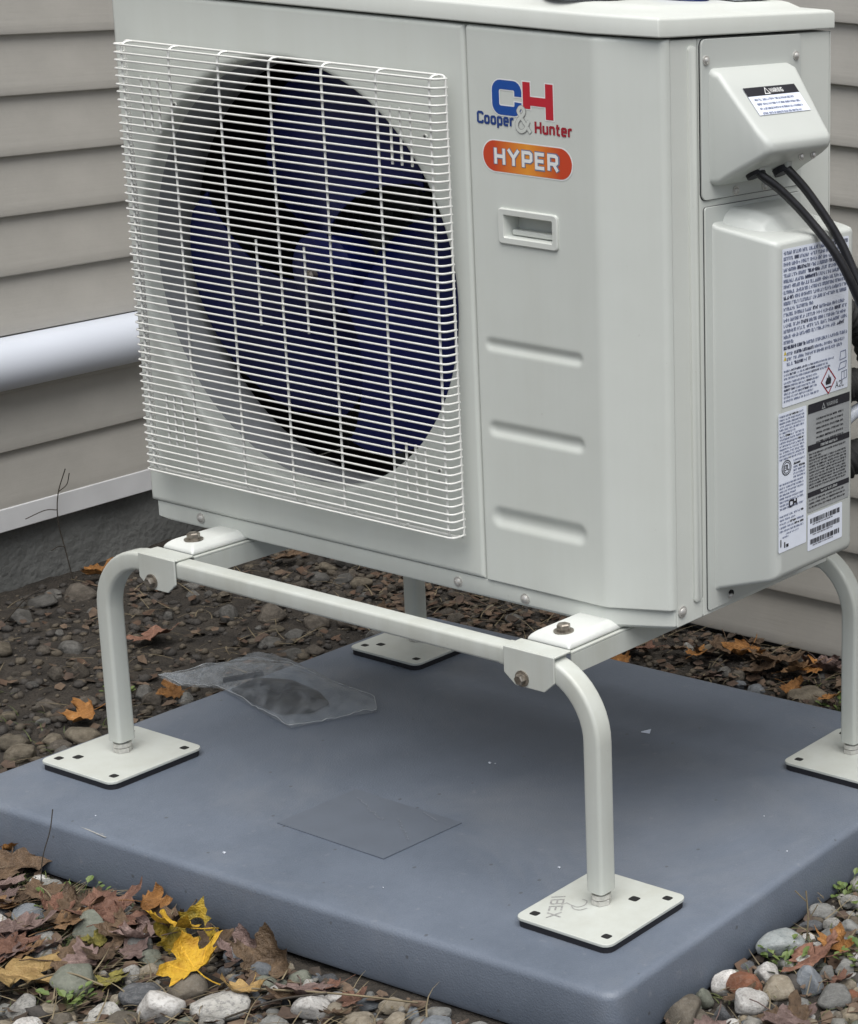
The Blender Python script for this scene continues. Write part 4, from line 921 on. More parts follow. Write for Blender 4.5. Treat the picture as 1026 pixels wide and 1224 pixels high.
for zc in (0.1190, 0.1050, 0.0905):
    y = 0.1925
    while y < 0.258:
        w_ = rng.choice((0.0006, 0.0010, 0.0016, 0.0024)); bars.append(rect(y, zc, min(y + w_, 0.259), zc + 0.0068)); y += w_ + rng.choice((0.0006, 0.0009, 0.0016))
    rg, bd = fake_lines(rng, 0.198, 0.245, zc - 0.0028, 0.003, 1, 0.0018, bold=0); bars += rg
sprint('barcode', bars, 'ink', Dd)

# ---- front logos
FO, FU, FV = (0, 0, 0), (1, 0, 0), (0, 0, 1)
def fprint(name, parts, m_, off=0.0006): return decal(name, parts, FO, FU, FV, off * 0.5, MT[m_], service)
def Cshape(e):
    P = [(0.7058, 0.6570 - e / 2), (0.7058, 0.6630)] + arc(0.6985, 0.6625, 0.0073, 0.0073, 15, 90, 4) + arc(0.6785, 0.6618, 0.0080, 0.0080, 90, 180, 5) + arc(0.6785, 0.6468, 0.0080, 0.0080, 180, 270, 5) + arc(0.6985, 0.6461, 0.0073, 0.0073, 270, 345, 4) + [(0.7058, 0.6500 + e / 2)]
    return [stroke(P, 0.0112 + e)]
def Hshape(e):
    return [stroke([(0.7192, 0.6440 - e / 2), (0.7192, 0.6760 + e / 2)], 0.0115 + e), stroke([(0.7545, 0.6335 - e / 2), (0.7545, 0.6760 + e / 2)], 0.0118 + e), stroke([(0.7192, 0.6535), (0.7545, 0.6535)], 0.0105 + e)]
fprint('logo_outline', Cshape(0.003) + Hshape(0.003), 'lwhite', 0.0005)
fprint('logo_letter', Cshape(0), 'blue', 0.0009); fprint('logo_letter', Hshape(0), 'red', 0.0010)
fprint('logo_word', text('Cooper', 0.6400, 0.6205, 0.0138, 0.22, gap=0.14, width=0.0580), 'navy', 0.0009)
fprint('logo_word', text('Hunter', 0.7310, 0.6160, 0.0138, 0.22, gap=0.14, width=0.0575), 'darkred', 0.0009)
amp = [Vector(p) for p in [(0.0260, 0.0010, 0), (0.0075, 0.0220, 0), (0.0068, 0.0275, 0), (0.0110, 0.0305, 0), (0.0155, 0.0275, 0), (0.0145, 0.0225, 0), (0.0045, 0.0135, 0), (0.0030, 0.0060, 0), (0.0085, 0.0015, 0), (0.0165, 0.0040, 0), (0.0235, 0.0150, 0)]]
ap = [(p.x * 0.92 + 0.7005, p.y * 1.0 + 0.6145) for p in spline(amp, 6)]
fprint('logo_ampersand', [stroke(ap, 0.0056)], 'inkg', 0.0013); fprint('logo_ampersand', [stroke(ap, 0.0042)], 'coat', 0.0018)
# orange badge
bx0, bx1, bz0, bz1 = 0.6475, 0.7870, 0.5635, 0.6010
fprint('badge_border', [poly(rr(bx0 - 0.0016, bz0 - 0.0016, bx1 + 0.0016, bz1 + 0.0016, 0.0195, 8))], 'lwhite', 0.0005)
bdg = fprint('badge', [poly(rr(bx0, bz0, bx1, bz1, 0.0185, 8))], 'orange', 0.0009)
decal('badge_shadow', [([(a, b) for a, b in V_], F_) for V_, F_ in text('HYPER', 0.6655, 0.5720, 0.0205, 0.31, wide=1.05, gap=0.2, width=0.1015)], FO, FU, FV, 0.0007, MT['inkb'], bdg)
decal('badge_letters', text('HYPER', 0.6660, 0.5727, 0.0195, 0.215, wide=1.05, gap=0.2, width=0.1000), FO, FU, FV, 0.0010, MT['lwhite'], bdg)

# ================================================================== CABLES AND HOSES
def cable(name, pts, r, label, cat, material='cable', ridges=0, group=None, n=10):
    P = spline(pts, n); sc = None
    if ridges:
        Q = []; sc = []; tot = 0
        for i in range(len(P) - 1):
            k = max(2, int((P[i + 1] - P[i]).length / (ridges / 4)))
            for j in range(k): Q.append(P[i].lerp(P[i + 1], j / k))
        P = Q; sc = [1.0 + 0.07 * math.sin(2 * math.pi * i / 4 * 1.0 + 0.4) for i in range(len(P))]
    V, F = tubeVF(P, circ(r, 12), scale=sc); o = mk(name, V, F, MT[material], smooth=60); tag(o, label, cat, group); return o
cable('power_cable', [(0.933, 0.157, 0.582), (0.948, 0.157, 0.571), (0.966, 0.174, 0.551), (0.990, 0.196, 0.5165), (1.020, 0.2125, 0.473), (1.040, 0.230, 0.420), (1.048, 0.262, 0.35), (1.05, 0.33, 0.2), (1.04, 0.48, 0.0), (1.02, 0.72, -0.12), (1.02, 0.912, -0.15)], 0.0058, 'black cable from the left gland of the hood, passing lowest over the valve cover', 'cable', group='cables from the wiring hood')
cable('power_cable', [(0.941, 0.203, 0.584), (0.954, 0.203, 0.574), (0.974, 0.218, 0.545), (1.004, 0.236, 0.493), (1.026, 0.2435, 0.446), (1.044, 0.250, 0.395), (1.055, 0.275, 0.33), (1.062, 0.34, 0.2), (1.055, 0.48, 0.02), (1.04, 0.72, -0.09), (1.04, 0.912, -0.12)], 0.0058, 'black cable from the right gland of the hood, passing above its twin', 'cable', group='cables from the wiring hood')
HG = 'black hoses behind the valve cover'
cable('insulated_hose', [(0.925, 0.3055, 0.375), (0.940, 0.335, 0.372), (0.955, 0.365, 0.345), (0.955, 0.41, 0.26), (0.95, 0.50, 0.10), (0.96, 0.70, -0.05), (0.96, 0.91, -0.06)], 0.020, 'uppermost thick black hose emerging behind the sticker-covered valve cover', 'hose', 'foam', 0.012, HG)
cable('insulated_hose', [(0.925, 0.3055, 0.255), (0.938, 0.335, 0.262), (0.952, 0.375, 0.262), (0.955, 0.43, 0.20), (0.95, 0.54, 0.03), (0.97, 0.72, -0.10), (0.97, 0.91, -0.11)], 0.022, 'middle ribbed black hose emerging behind the sticker-covered valve cover', 'hose', 'foam', 0.012, HG)
cable('insulated_hose', [(0.925, 0.3055, 0.135), (0.938, 0.335, 0.150), (0.950, 0.372, 0.165), (0.956, 0.43, 0.14), (0.95, 0.56, -0.03), (0.98, 0.74, -0.16), (0.98, 0.91, -0.17)], 0.022, 'lowest ribbed black hose emerging behind the sticker-covered valve cover', 'hose', 'foam', 0.012, HG)
cable('white_tube', [(0.925, 0.3055, 0.195), (0.940, 0.335, 0.212), (0.956, 0.372, 0.232), (0.965, 0.43, 0.20), (0.965, 0.56, 0.02), (1.0, 0.74, -0.13), (1.0, 0.91, -0.14)], 0.009, 'thin white tube between the black hoses beside the valve cover', 'tube', 'white')

# things left lying on the lid, cut off by the photograph's top edge
def tape_roll(name, c, ro, ri, h, m1, label):
    root = empty(name, c); tag(root, label, 'tape roll')
    V, F = latheVF([(ri, 0), (ro, 0), (ro, h), (ri, h), (ri, 0)], 32, c, 'z', close=False); mk('tape', V, F, MT[m1], root, smooth=30)
    V, F = latheVF([(ri - 0.003, 0.001), (ri - 0.0003, 0.001), (ri - 0.0003, h - 0.001), (ri - 0.003, h - 0.001), (ri - 0.003, 0.001)], 32, c, 'z', close=False); mk('core', V, F, MT['white'], root, smooth=30)
tape_roll('tape_roll', (0.742, 0.078, 0.7762), 0.050, 0.036, 0.048, 'tapegrey', 'dark grey roll of tape lying on top of the outdoor unit')
tape_roll('tape_roll', (0.800, 0.186, 0.7762), 0.036, 0.024, 0.024, 'blueplastic', 'blue roll of tape lying on top of the outdoor unit')
V, F = boxVF(0.765, 0.855, 0.226, 0.30, 0.7762, 0.782); tag(mk('folded_manual', V, F, MT['white'], bevel=0.0015), 'white folded paper lying on top of the outdoor unit', 'paper')

# ================================================================== PLASTIC BAG WITH HARDWARE
def film():
    M = bpy.data.materials.new('clear_film'); M.use_nodes = True
    N = M.node_tree.nodes; L = M.node_tree.links; N.clear()
    out = N.new('ShaderNodeOutputMaterial'); mix = N.new('ShaderNodeMixShader'); tr = N.new('ShaderNodeBsdfTransparent'); pb = N.new('ShaderNodeBsdfPrincipled')
    tr.inputs['Color'].default_value = (0.93, 0.94, 0.95, 1)
    pb.inputs['Base Color'].default_value = (0.46, 0.50, 0.54, 1); pb.inputs['Roughness'].default_value = 0.07; pb.inputs['Specular IOR Level'].default_value = 0.7
    tc = N.new('ShaderNodeTexCoord'); n = N.new('ShaderNodeTexNoise'); n.inputs['Scale'].default_value = 26; n.inputs['Detail'].default_value = 7; n.inputs['Distortion'].default_value = 1.2
    L.new(tc.outputs['Object'], n.inputs['Vector'])
    lw = N.new('ShaderNodeLayerWeight'); lw.inputs['Blend'].default_value = 0.35
    mr = N.new('ShaderNodeMapRange'); mr.inputs['From Min'].default_value = 0.35; mr.inputs['From Max'].default_value = 0.75; mr.inputs['To Min'].default_value = 0.03; mr.inputs['To Max'].default_value = 0.28
    L.new(n.outputs['Fac'], mr.inputs['Value'])
    ad = N.new('ShaderNodeMath'); ad.operation = 'ADD'; ad.use_clamp = True
    ml = N.new('ShaderNodeMath'); ml.operation = 'MULTIPLY'; ml.inputs[1].default_value = 0.25; L.new(lw.outputs['Facing'], ml.inputs[0]); L.new(ml.outputs[0], ad.inputs[1]); L.new(mr.outputs[0], ad.inputs[0])
    bp = N.new('ShaderNodeBump'); bp.inputs['Strength'].default_value = 1.0; bp.inputs['Distance'].default_value = 0.006; L.new(n.outputs['Fac'], bp.inputs['Height']); L.new(bp.outputs[0], pb.inputs['Normal'])
    L.new(ad.outputs[0], mix.inputs[0]); L.new(tr.outputs[0], mix.inputs[1]); L.new(pb.outputs[0], mix.inputs[2]); L.new(mix.outputs[0], out.inputs['Surface'])
    return M
MT['film'] = film()
bag_out = [(-0.253, 0.179), (-0.203, 0.290), (0.152, 0.238), (0.192, 0.206), (0.134, 0.096), (-0.062, 0.144)]
def resample(P, n):
    P = [Vector(p) for p in P]; seg = [(P[(i + 1) % len(P)] - P[i]).length for i in range(len(P))]; tot = sum(seg); out = []; i = 0; acc = 0
    for k in range(n):
        d = tot * k / n
        while acc + seg[i] < d: acc += seg[i]; i += 1
        out.append(P[i].lerp(P[(i + 1) % len(P)], (d - acc) / seg[i]))
    return out
bo = resample(bag_out, 160); bc = Vector((-0.01, 0.185)); nb = 16
def bag_z(p, t, topside):
    onslab = p.x > -0.075
    z = SLAB_TOP + 0.003 + (0.0 if onslab else -min(0.030, (-0.075 - p.x) * 0.25))
    w = 1 - t ** 2.2
    fill = math.exp(-((p.x - 0.01) / 0.10) ** 2) * (0.5 + 0.5 * w)
    if topside:
        z += 0.002 + w * 0.021 + fill * w * 0.012 + abs(noise.noise((p.x * 16 + p.y * 9, p.y * 26, 0.3))) * 0.016 * (0.4 + w) + abs(noise.noise((p.x * 45, p.y * 50, 2.3))) * 0.005 + 0.004 * t ** 3 * max(0, noise.noise((p.x * 12, p.y * 12, 8.1)))
    else: z += 0.0 + 0.004 * t ** 3 * max(0, noise.noise((p.x * 12, p.y * 12, 8.1)))
    return z
V = []; F = []; n = len(bo)
for top_ in (True, False):
    k0 = len(V)
    for i in range(1, nb + 1):
        t = i / nb
        for p in bo: q = bc.lerp(p, t); V.append((q.x, q.y, bag_z(q, t, top_)))
    V.append((bc.x, bc.y, bag_z(bc, 0, top_))); c = len(V) - 1
    for i in range(nb - 1):
        for j in range(n): F.append((k0 + i * n + j, k0 + i * n + (j + 1) % n, k0 + (i + 1) * n + (j + 1) % n, k0 + (i + 1) * n + j))
    for j in range(n): F.append((c, k0 + (j + 1) % n, k0 + j))
bag = mk('plastic_bag', V, F, MT['film'], smooth=80); bag_rim = [V[(nb - 1) * n + j] for j in range(n)]; tag(bag, 'crumpled clear plastic bag lying over the pad\'s left edge', 'bag')
V, F = tubeVF([(x, y, z - 0.0005) for x, y, z in bag_rim] + [bag_rim[0]], circ(0.0005, 4), caps=False); mk('seam', V, F, MT['silver'], bag)
MT['pouch'] = mat('pouch_dark', (0.008, 0.010, 0.014), 0.35, 0.4, 30)
# dark rubber parts inside the bag
hw = empty('rubber_parts', (0.03, 0.17, SLAB_TOP)); tag(hw, 'dark rubber spare parts lying inside the clear plastic bag', 'spare parts')
pouch = resample([(-0.055, 0.150), (-0.062, 0.205), (-0.01, 0.226), (0.06, 0.215), (0.112, 0.190), (0.118, 0.150), (0.085, 0.122), (0.02, 0.130)], 48); pc_ = Vector((0.03, 0.172)); V = []; F = []; n = 48
for i in range(1, 11):
    t = i / 10
    for p in pouch:
        q = pc_.lerp(p, t); w_ = 1 - t ** 3; V.append((q.x, q.y, SLAB_TOP + 0.0045 + w_ * (0.007 + 0.006 * noise.noise((q.x * 30, q.y * 34, 3)) + 0.004 * abs(noise.noise((q.x * 80, q.y * 85, 6))))))
V.append((pc_.x, pc_.y, SLAB_TOP + 0.012))
for i in range(9):
    for j in range(n): F.append((i * n + j, i * n + (j + 1) % n, (i + 1) * n + (j + 1) % n, (i + 1) * n + j))
F += [(480, (j + 1) % n, j) for j in range(n)] + [tuple(range(432, 480))]
mk('dark_pouch', V, F, MT['pouch'], hw, smooth=50)
V, F = tubeVF([(-0.078, 0.158, SLAB_TOP + 0.012), (-0.045, 0.185, SLAB_TOP + 0.018), (-0.035, 0.196, SLAB_TOP + 0.02)], rsq(0.008, 0.002, 2, 0.007)); mk('rubber_strip', V, F, MT['rubber'], hw, smooth=40)
# white plastic chip on the pad
V = [(0.571, 0.355, SLAB_TOP + 0.0015), (0.586, 0.357, SLAB_TOP + 0.002), (0.584, 0.362, SLAB_TOP + 0.006), (0.571, 0.356, SLAB_TOP + 0.0025), (0.586, 0.358, SLAB_TOP + 0.003), (0.584, 0.363, SLAB_TOP + 0.007)]
tag(mk('plastic_chip', V, [(0, 2, 1), (3, 4, 5), (0, 1, 4, 3), (1, 2, 5, 4), (2, 0, 3, 5)], MT['white']), 'small white triangular chip lying on the pad', 'chip')
V = []; F = []
for x, y, s in ((0.462, 0.157, .003), (0.378, -0.224, .0028), (0.768, -0.038, .0025), (0.47, 0.16, .0015), (0.9, 0.22, .0015), (0.62, -0.19, .0012), (0.99, 0.15, .0018), (0.15, -0.235, .0015)):
    k = len(V); z = SLAB_TOP + 0.001; V += [(x - s, y, z), (x + s, y - s * .6, z), (x + s * .4, y + s, z), (x, y, z + s * .8)]; F += [(k, k + 2, k + 1), (k, k + 1, k + 3), (k + 1, k + 2, k + 3), (k + 2, k, k + 3)]
tag(mk('crumbs', V, F, MT['white']), 'white plastic crumbs scattered over the grey pad', 'debris', kind='stuff')

# ================================================================== STONES
STONES=[(0.398,-0.522,0.0372,0.0333,'pale'),(0.398,-0.459,0.0601,0.0401,'green'),(0.484,-0.435,0.0478,0.0279,'dark'),(0.529,-0.446,0.0542,0.0443,'white'),(0.522,-0.401,0.0501,0.0361,'brown'),(0.483,-0.483,0.0441,0.0294,'pale'),(0.513,-0.482,0.039,0.0214,'brown'),(0.434,-0.41,0.0284,0.0243,'pale'),(0.448,-0.395,0.0264,0.0203,'tan'),(0.46,-0.449,0.0149,0.0199,'tan'),(0.421,-0.371,0.0371,0.0268,'green'),(0.42,-0.507,0.0255,0.0216,'tan'),(0.579,-0.449,0.0234,0.0195,'green'),(0.579,-0.402,0.0695,0.0377,'pale'),(0.2,-0.372,0.0427,0.0235,'slate'),(0.368,-0.524,0.0177,0.0157,'grey'),(0.502,-0.314,0.0311,0.0311,'slate'),(0.546,-0.317,0.035,0.0226,'slate'),(0.57,-0.333,0.0326,0.0204,'green'),(0.588,-0.322,0.0163,0.0153,'green'),(0.594,-0.301,0.0288,0.0185,'green'),(0.601,-0.435,0.0293,0.0195,'pale'),(0.68,-0.36,0.0417,0.0397,'white'),(0.706,-0.347,0.0278,0.0258,'tan'),(0.74,-0.347,0.0395,0.0257,'tan'),(0.745,-0.299,0.0301,0.0181,'tan'),(0.782,-0.331,0.0394,0.0237,'tan'),(0.782,-0.303,0.0179,0.0259,'slate'),(0.61,-0.291,0.0123,0.0123,'slate'),(0.702,-0.292,0.0142,0.0122,'grey'),(0.646,-0.318,0.0162,0.0142,'white'),(0.806,-0.315,0.0197,0.0158,'grey'),(1.019,-0.159,0.0505,0.0565,'brown'),(1.032,0.031,0.0603,0.0431,'slatepale'),(1.048,-0.107,0.0287,0.0328,'green'),(1.029,-0.122,0.0225,0.0266,'green'),(1.073,-0.152,0.0451,0.0281,'brown'),(1.062,-0.071,0.0372,0.0372,'white'),(1.034,-0.069,0.0229,0.0187,'white'),(1.085,-0.065,0.0454,0.0351,'rust'),(1.126,-0.052,0.0433,0.033,'tan'),(1.15,-0.022,0.0436,0.0394,'slate'),(1.116,-0.094,0.0427,0.0325,'white'),(1.096,-0.123,0.0222,0.0323,'dark'),(1.119,-0.134,0.02,0.016,'white'),(1.143,-0.128,0.028,0.016,'slate'),(1.158,-0.096,0.0363,0.0222,'dark'),(1.198,-0.037,0.0451,0.0369,'grey'),(1.09,0.009,0.0233,0.0191,'grey'),(1.157,0.007,0.0272,0.0314,'grey'),(1.165,0.034,0.0274,0.0253,'grey'),(1.191,0.002,0.0229,0.0208,'tan'),(1.098,0.065,0.0216,0.0151,'white'),(1.05,0.143,0.0401,0.0245,'grey'),(1.111,0.121,0.0329,0.0285,'grey'),(1.036,0.24,0.03,0.0346,'pale'),(1.092,0.097,0.0262,0.0196,'grey'),(1.063,0.059,0.0324,0.0216,'grey'),(1.028,-0.015,0.0212,0.017,'dark'),(1.028,-0.042,0.021,0.0168,'green'),(1.166,-0.067,0.0306,0.0183,'grey'),(1.21,-0.015,0.0227,0.0268,'rust'),(1.19,-0.078,0.0202,0.0162,'white'),(-0.765,0.306,0.0501,0.0324,'grey'),(-0.816,0.388,0.0604,0.0166,'grey'),(-0.832,0.356,0.018,0.018,'grey'),(-0.788,0.439,0.061,0.0366,'brown'),(-0.588,0.222,0.0254,0.0226,'brown'),(-0.47,0.198,0.0332,0.036,'brown'),(-0.485,0.171,0.0303,0.0275,'brown'),(-0.489,0.128,0.0204,0.0123,'grey'),(-0.402,0.091,0.0454,0.0267,'brown'),(-0.357,0.091,0.0212,0.0159,'grey'),(-0.366,0.127,0.0402,0.0215,'brown'),(-0.287,0.189,0.0351,0.027,'brown'),(-0.235,0.21,0.0378,0.027,'pale'),(-0.406,0.028,0.0289,0.021,'tan'),(-0.264,0.002,0.0435,0.0256,'tan'),(-0.244,0.04,0.0567,0.0335,'tan'),(-0.3,-0.036,0.0559,0.033,'tan'),(-0.361,0.426,0.0174,0.013,'tan'),(-0.764,0.272,0.0204,0.0204,'grey'),(-0.508,0.721,0.0411,0.0221,'grey'),(-0.562,0.786,0.042,0.0258,'tan'),(-0.471,0.746,0.0444,0.0222,'grey'),(-0.363,0.499,0.0295,0.0236,'tan'),(-0.313,0.496,0.0381,0.0264,'grey'),(-0.317,0.445,0.0377,0.0203,'grey'),(-0.246,0.433,0.0373,0.0201,'grey'),(-0.373,0.709,0.0311,0.0187,'grey'),(-0.226,0.456,0.036,0.0201,'brown'),(0.339,0.83,0.0593,0.0237,'tan'),(0.288,0.813,0.0237,0.0208,'pale'),(0.588,0.758,0.0736,0.0396,'tan'),(0.494,0.738,0.0285,0.0199,'slate'),(0.462,0.736,0.0228,0.0171,'slate'),(0.404,0.768,0.0232,0.0232,'grey'),(0.313,0.723,0.0289,0.0203,'grey'),(-0.827,0.508,0.0218,0.0156,'grey'),(-0.57,0.623,0.0249,0.0156,'brown'),(-0.516,0.47,0.0209,0.0149,'brown')]
LEAVES=[(0.294,-0.335,0.0596,'rust',0),(0.227,-0.354,0.0363,'rust',1),(0.28,-0.373,0.0442,'tan',0),(0.242,-0.413,0.0522,'mauve',0),(0.302,-0.421,0.0309,'mauve',0),(0.349,-0.486,0.062,'sand',0),(0.34,-0.387,0.0249,'olive',1),(0.354,-0.362,0.0397,'brown',0),(0.339,-0.3,0.0364,'orange',1),(0.36,-0.427,0.053,'brown',0),(0.298,-0.442,0.0348,'tan',0),(0.437,-0.435,0.0281,'olive',0),(0.036,-0.269,0.0452,'orange',1),(0.071,-0.311,0.061,'brown',0),(0.473,-0.315,0.0375,'brown',0),(0.642,-0.344,0.0462,'mauve',0),(0.584,-0.375,0.0441,'sand',1),(0.666,-0.319,0.0262,'rust',0),(1.132,0.06,0.0364,'orange',1),(1.124,0.023,0.055,'rust',0),(0.397,0.833,0.0501,'orange',1),(0.474,0.826,0.0787,'brown',0),(0.547,0.858,0.0554,'mauve',1),(0.461,0.784,0.0491,'brown',0),(0.239,0.745,0.044,'rust',0),(-0.486,0.348,0.0519,'rust',0),(-0.296,0.072,0.0498,'orange',1),(-0.829,0.512,0.0467,'orange',1),(-0.253,0.201,0.0351,'orange',0),(-0.624,0.756,0.0452,'brown',0),(0.159,-0.369,0.0387,'brown',0),(0.245,-0.317,0.0324,'brown',0),(0.259,-0.386,0.0378,'brown',0),(0.277,-0.46,0.0408,'mauve',0),(0.382,-0.41,0.0307,'brown',0),(0.398,-0.376,0.031,'mauve',0),(0.72,-0.362,0.0236,'brown',0),(1.1,-0.093,0.0306,'brown',0),(1.187,-0.008,0.0249,'rust',0),(0.638,-0.362,0.0299,'brown',0),(0.712,-0.33,0.0259,'rust',0),(0.365,0.827,0.0443,'brown',0),(0.521,0.809,0.0491,'tan',0),(0.153,-0.332,0.0326,'brown',0),(-0.25,0.628,0.0391,'brown',0),(-0.261,0.727,0.037,'brown',0)]
def stone_mesh(seed, ang_=0.0):
    rg_ = random.Random(seed); bm = bmesh.new(); bmesh.ops.create_icosphere(bm, subdivisions=4 if ang_ == 0 else 3, radius=1.0)
    off = Vector((rg_.uniform(0, 50), rg_.uniform(0, 50), rg_.uniform(0, 50)))
    planes = []
    for _ in range(7 if ang_ else 4):
        d = Vector((rg_.gauss(0, 1), rg_.gauss(0, 1), rg_.gauss(0, 1))).normalized(); planes.append((d, rg_.uniform(0.55, 0.85) if ang_ else rg_.uniform(0.72, 0.92)))
    for v in bm.verts:
        p = v.co.copy(); q = p * (1 + 0.20 * noise.noise(p * 0.9 + off) + 0.08 * noise.noise(p * 2.3 + off))
        for d, h in planes:
            k = q.dot(d)
            if k > h: q -= d * (k - h) * (0.92 if ang_ else 0.75)
        q += p * (0.025 * noise.noise(p * 5 + off) + (0.012 * noise.noise(p * 11 + off)))
        v.co = q
    me = bpy.data.meshes.new('stone'); bm.to_mesh(me); bm.free(); me.shade_smooth(); return me
ROUND = [stone_mesh(100 + i) for i in range(9)]; ANG = [stone_mesh(200 + i, 1) for i in range(9)]
COLN = {'pale': 'pale speckled', 'white': 'whitish', 'green': 'greenish-grey', 'dark': 'dark charcoal', 'brown': 'brown-grey', 'tan': 'tan', 'slate': 'blue-grey', 'slatepale': 'pale blue-grey', 'grey': 'plain grey', 'shadebrown': 'shade-darkened brown', 'shadegrey': 'shade-darkened grey', 'shadetan': 'shade-darkened tan', 'rust': 'rusty red'}
def edge_gap(x, y):
    g = -1e9
    for i in range(4):
        a, b = SLAB[i], SLAB[(i + 1) % 4]; ex, ey = b[0] - a[0], b[1] - a[1]; l = math.hypot(ex, ey); g = max(g, -(ex * (y - a[1]) - ey * (x - a[0])) / l)
    return g
def in_view(x, y, m_=0.0): return y > -0.55 + (x - 0.38) * 0.51 - m_ and x < 1.24 - (y + 0.06) * 0.645 + m_
def region(x, y):
    near = edge_gap(x, y) < 0.055
    if y > 0.55 and x > -0.08:
        return ('close behind the pad' if near else 'by the back wall') + (' under the unit' if x < 0.25 else ' below the valve cover' if x < 0.45 else ' beside the back leg')
    if x < -0.08 and -0.3 < y < 0.62:
        return ('touching the pad\'s left edge' if near else 'at the foot of the foundation' if x < -0.72 else 'in soil before the front left leg' if y < 0.15 else 'in soil behind the front left leg' if x < -0.35 else 'in soil near the plastic bag')
    if y >= 0.62 or (x < -0.08 and y > 0.4): return 'in shade far behind the crossbar' if x > -0.45 else 'in the shaded wall corner behind the crossbar'
    if x > 0.98 and y > -0.28: return ('against the pad\'s right edge' if near else 'off the pad\'s right edge') + (' at its front corner' if y < -0.05 else ' midway along' if y < 0.1 else ' towards the back leg')
    return ('against the pad\'s front' if near else 'before the pad\'s front' if edge_gap(x, y) < 0.13 else 'farthest before the pad') + (' at left frame edge' if x < 0.2 else ' left of the yellow leaves' if x < 0.4 else ' by the yellow leaves' if x < 0.58 else ' right of the brown leaf' if x < 0.8 else ' below the right foot plate')
smcache = {}
def put_stone(x, y, w, h, cname, rg_, sink=0.35, label=None, ang=False):
    if x < -0.08 or y > 0.56: cname = {'brown': 'shadebrown', 'grey': 'shadegrey', 'tan': 'shadetan'}.get(cname, cname)  # left and back ground lies in shade: use the shade-darkened stone colours
    me0 = rg_.choice(ANG) if ang else rg_.choice(ROUND if rg_.random() < (0.6 if y < -0.2 else 0.15) else ANG); key = (me0.name, cname)
    if key not in smcache:
        c = me0.copy(); c.materials.clear(); c.materials.append(SM[cname]); smcache[key] = c
    o = bpy.data.objects.new('stone', smcache[key]); COL.objects.link(o)
    rx = w / 2; ry = rx * rg_.uniform(0.7, 1.0); rz = max(0.35 * rx, min(h / 2 * 0.95, rx * 0.95))
    r_ = max(rx, ry)
    if in_slab(x, y, -r_ * 0.95 - 0.001 if False else r_ * 0.9):
        # push out of the pad
        ds = []
        for i in range(4):
            a, b = SLAB[i], SLAB[(i + 1) % 4]; ex, ey = b[0] - a[0], b[1] - a[1]; l = math.hypot(ex, ey)
            ds.append(((ex * (y - a[1]) - ey * (x - a[0])) / l, ey / l, -ex / l))
        d, nx_, ny_ = min(ds); x += nx_ * (d + r_ * 0.92); y += ny_ * (d + r_ * 0.92)
    o.scale = (rx, ry, rz); o.rotation_euler = (rg_.uniform(-.25, .25), rg_.uniform(-.25, .25), rg_.uniform(-0.5, 0.5) + 0.4)
    o.location = (x, y, ground_z(x, y) + rz * (1 - sink) - 0.002)
    sz = ('tiny' if w < 0.018 else 'small' if w < 0.027 else 'medium' if w < 0.038 else 'large') + (' rounded' if me0 in ROUND else ' angular')
    if label: tag(o, label, 'stone')
    else: tag(o, '%s %s stone %s' % (sz, COLN[cname], region(x, y)), 'stone', '%s %s stones %s' % (sz, COLN[cname], region(x, y)))
    placed.append((x, y, r_)); return o
placed = []
SPECIAL = {0: 'white-and-black speckled stone in the photo\'s lower left corner', 1: 'largest dark greenish flat stone in the lower left gravel', 2: 'dark charcoal oblong stone left of the whitish one', 3: 'largest whitish stone at the bottom left of the gravel', 4: 'smooth brown-grey stone below the curled yellow leaf',
 13: 'broad pale grey stone in front of the yellow leaves', 14: 'flat blue-grey stone half hidden in grass at far left', 16: 'dark blue-grey stone below the curled brown leaf', 17: 'upper of two blue-grey pebbles by the pad\'s front edge', 22: 'whitish lichen-spotted stone below the mauve leaf',
 32: 'tall brown-grey boulder leaning against the pad\'s front right corner', 33: 'pale blue-grey angular stone against the pad\'s right edge', 37: 'brightest white stone right of the pad\'s front corner', 39: 'rusty red-brown stone beside the bright white stone', 40: 'pinkish tan stone in the right-hand gravel', 41: 'squarish blue-grey stone in the right-hand gravel', 42: 'cream rounded stone in the bottom right gravel', 43: 'dark upright stone left of the cream rounded stone', 46: 'dark slate oval stone at the bottom right', 47: 'large plain grey stone at the photo\'s lower right edge', 61: 'orange-rust stone cut off by the photo\'s right edge',
 63: 'rounded grey stone at the foot of the foundation, far left', 66: 'angular brown stone leaning on the foundation behind the front left leg', 75: 'pale speckled stone touching the pad below the bag', 79: 'large tan stone at the left frame edge beside the pad', 78: 'tan stone just left of the front left foot plate', 91: 'long light grey stone behind the pad under the valve cover', 93: 'largest olive-tan stone behind the pad near the back leg'}
rg_ = random.Random(5)
for i, (x, y, w, h, c) in enumerate(STONES): put_stone(x, y, w * 1.05, h * 1.05, c, rg_, 0.22 if y < -0.2 or x > 1 else 0.4, SPECIAL.get(i), i in (0, 3, 13, 22, 32, 33, 37, 39, 41, 47, 49))
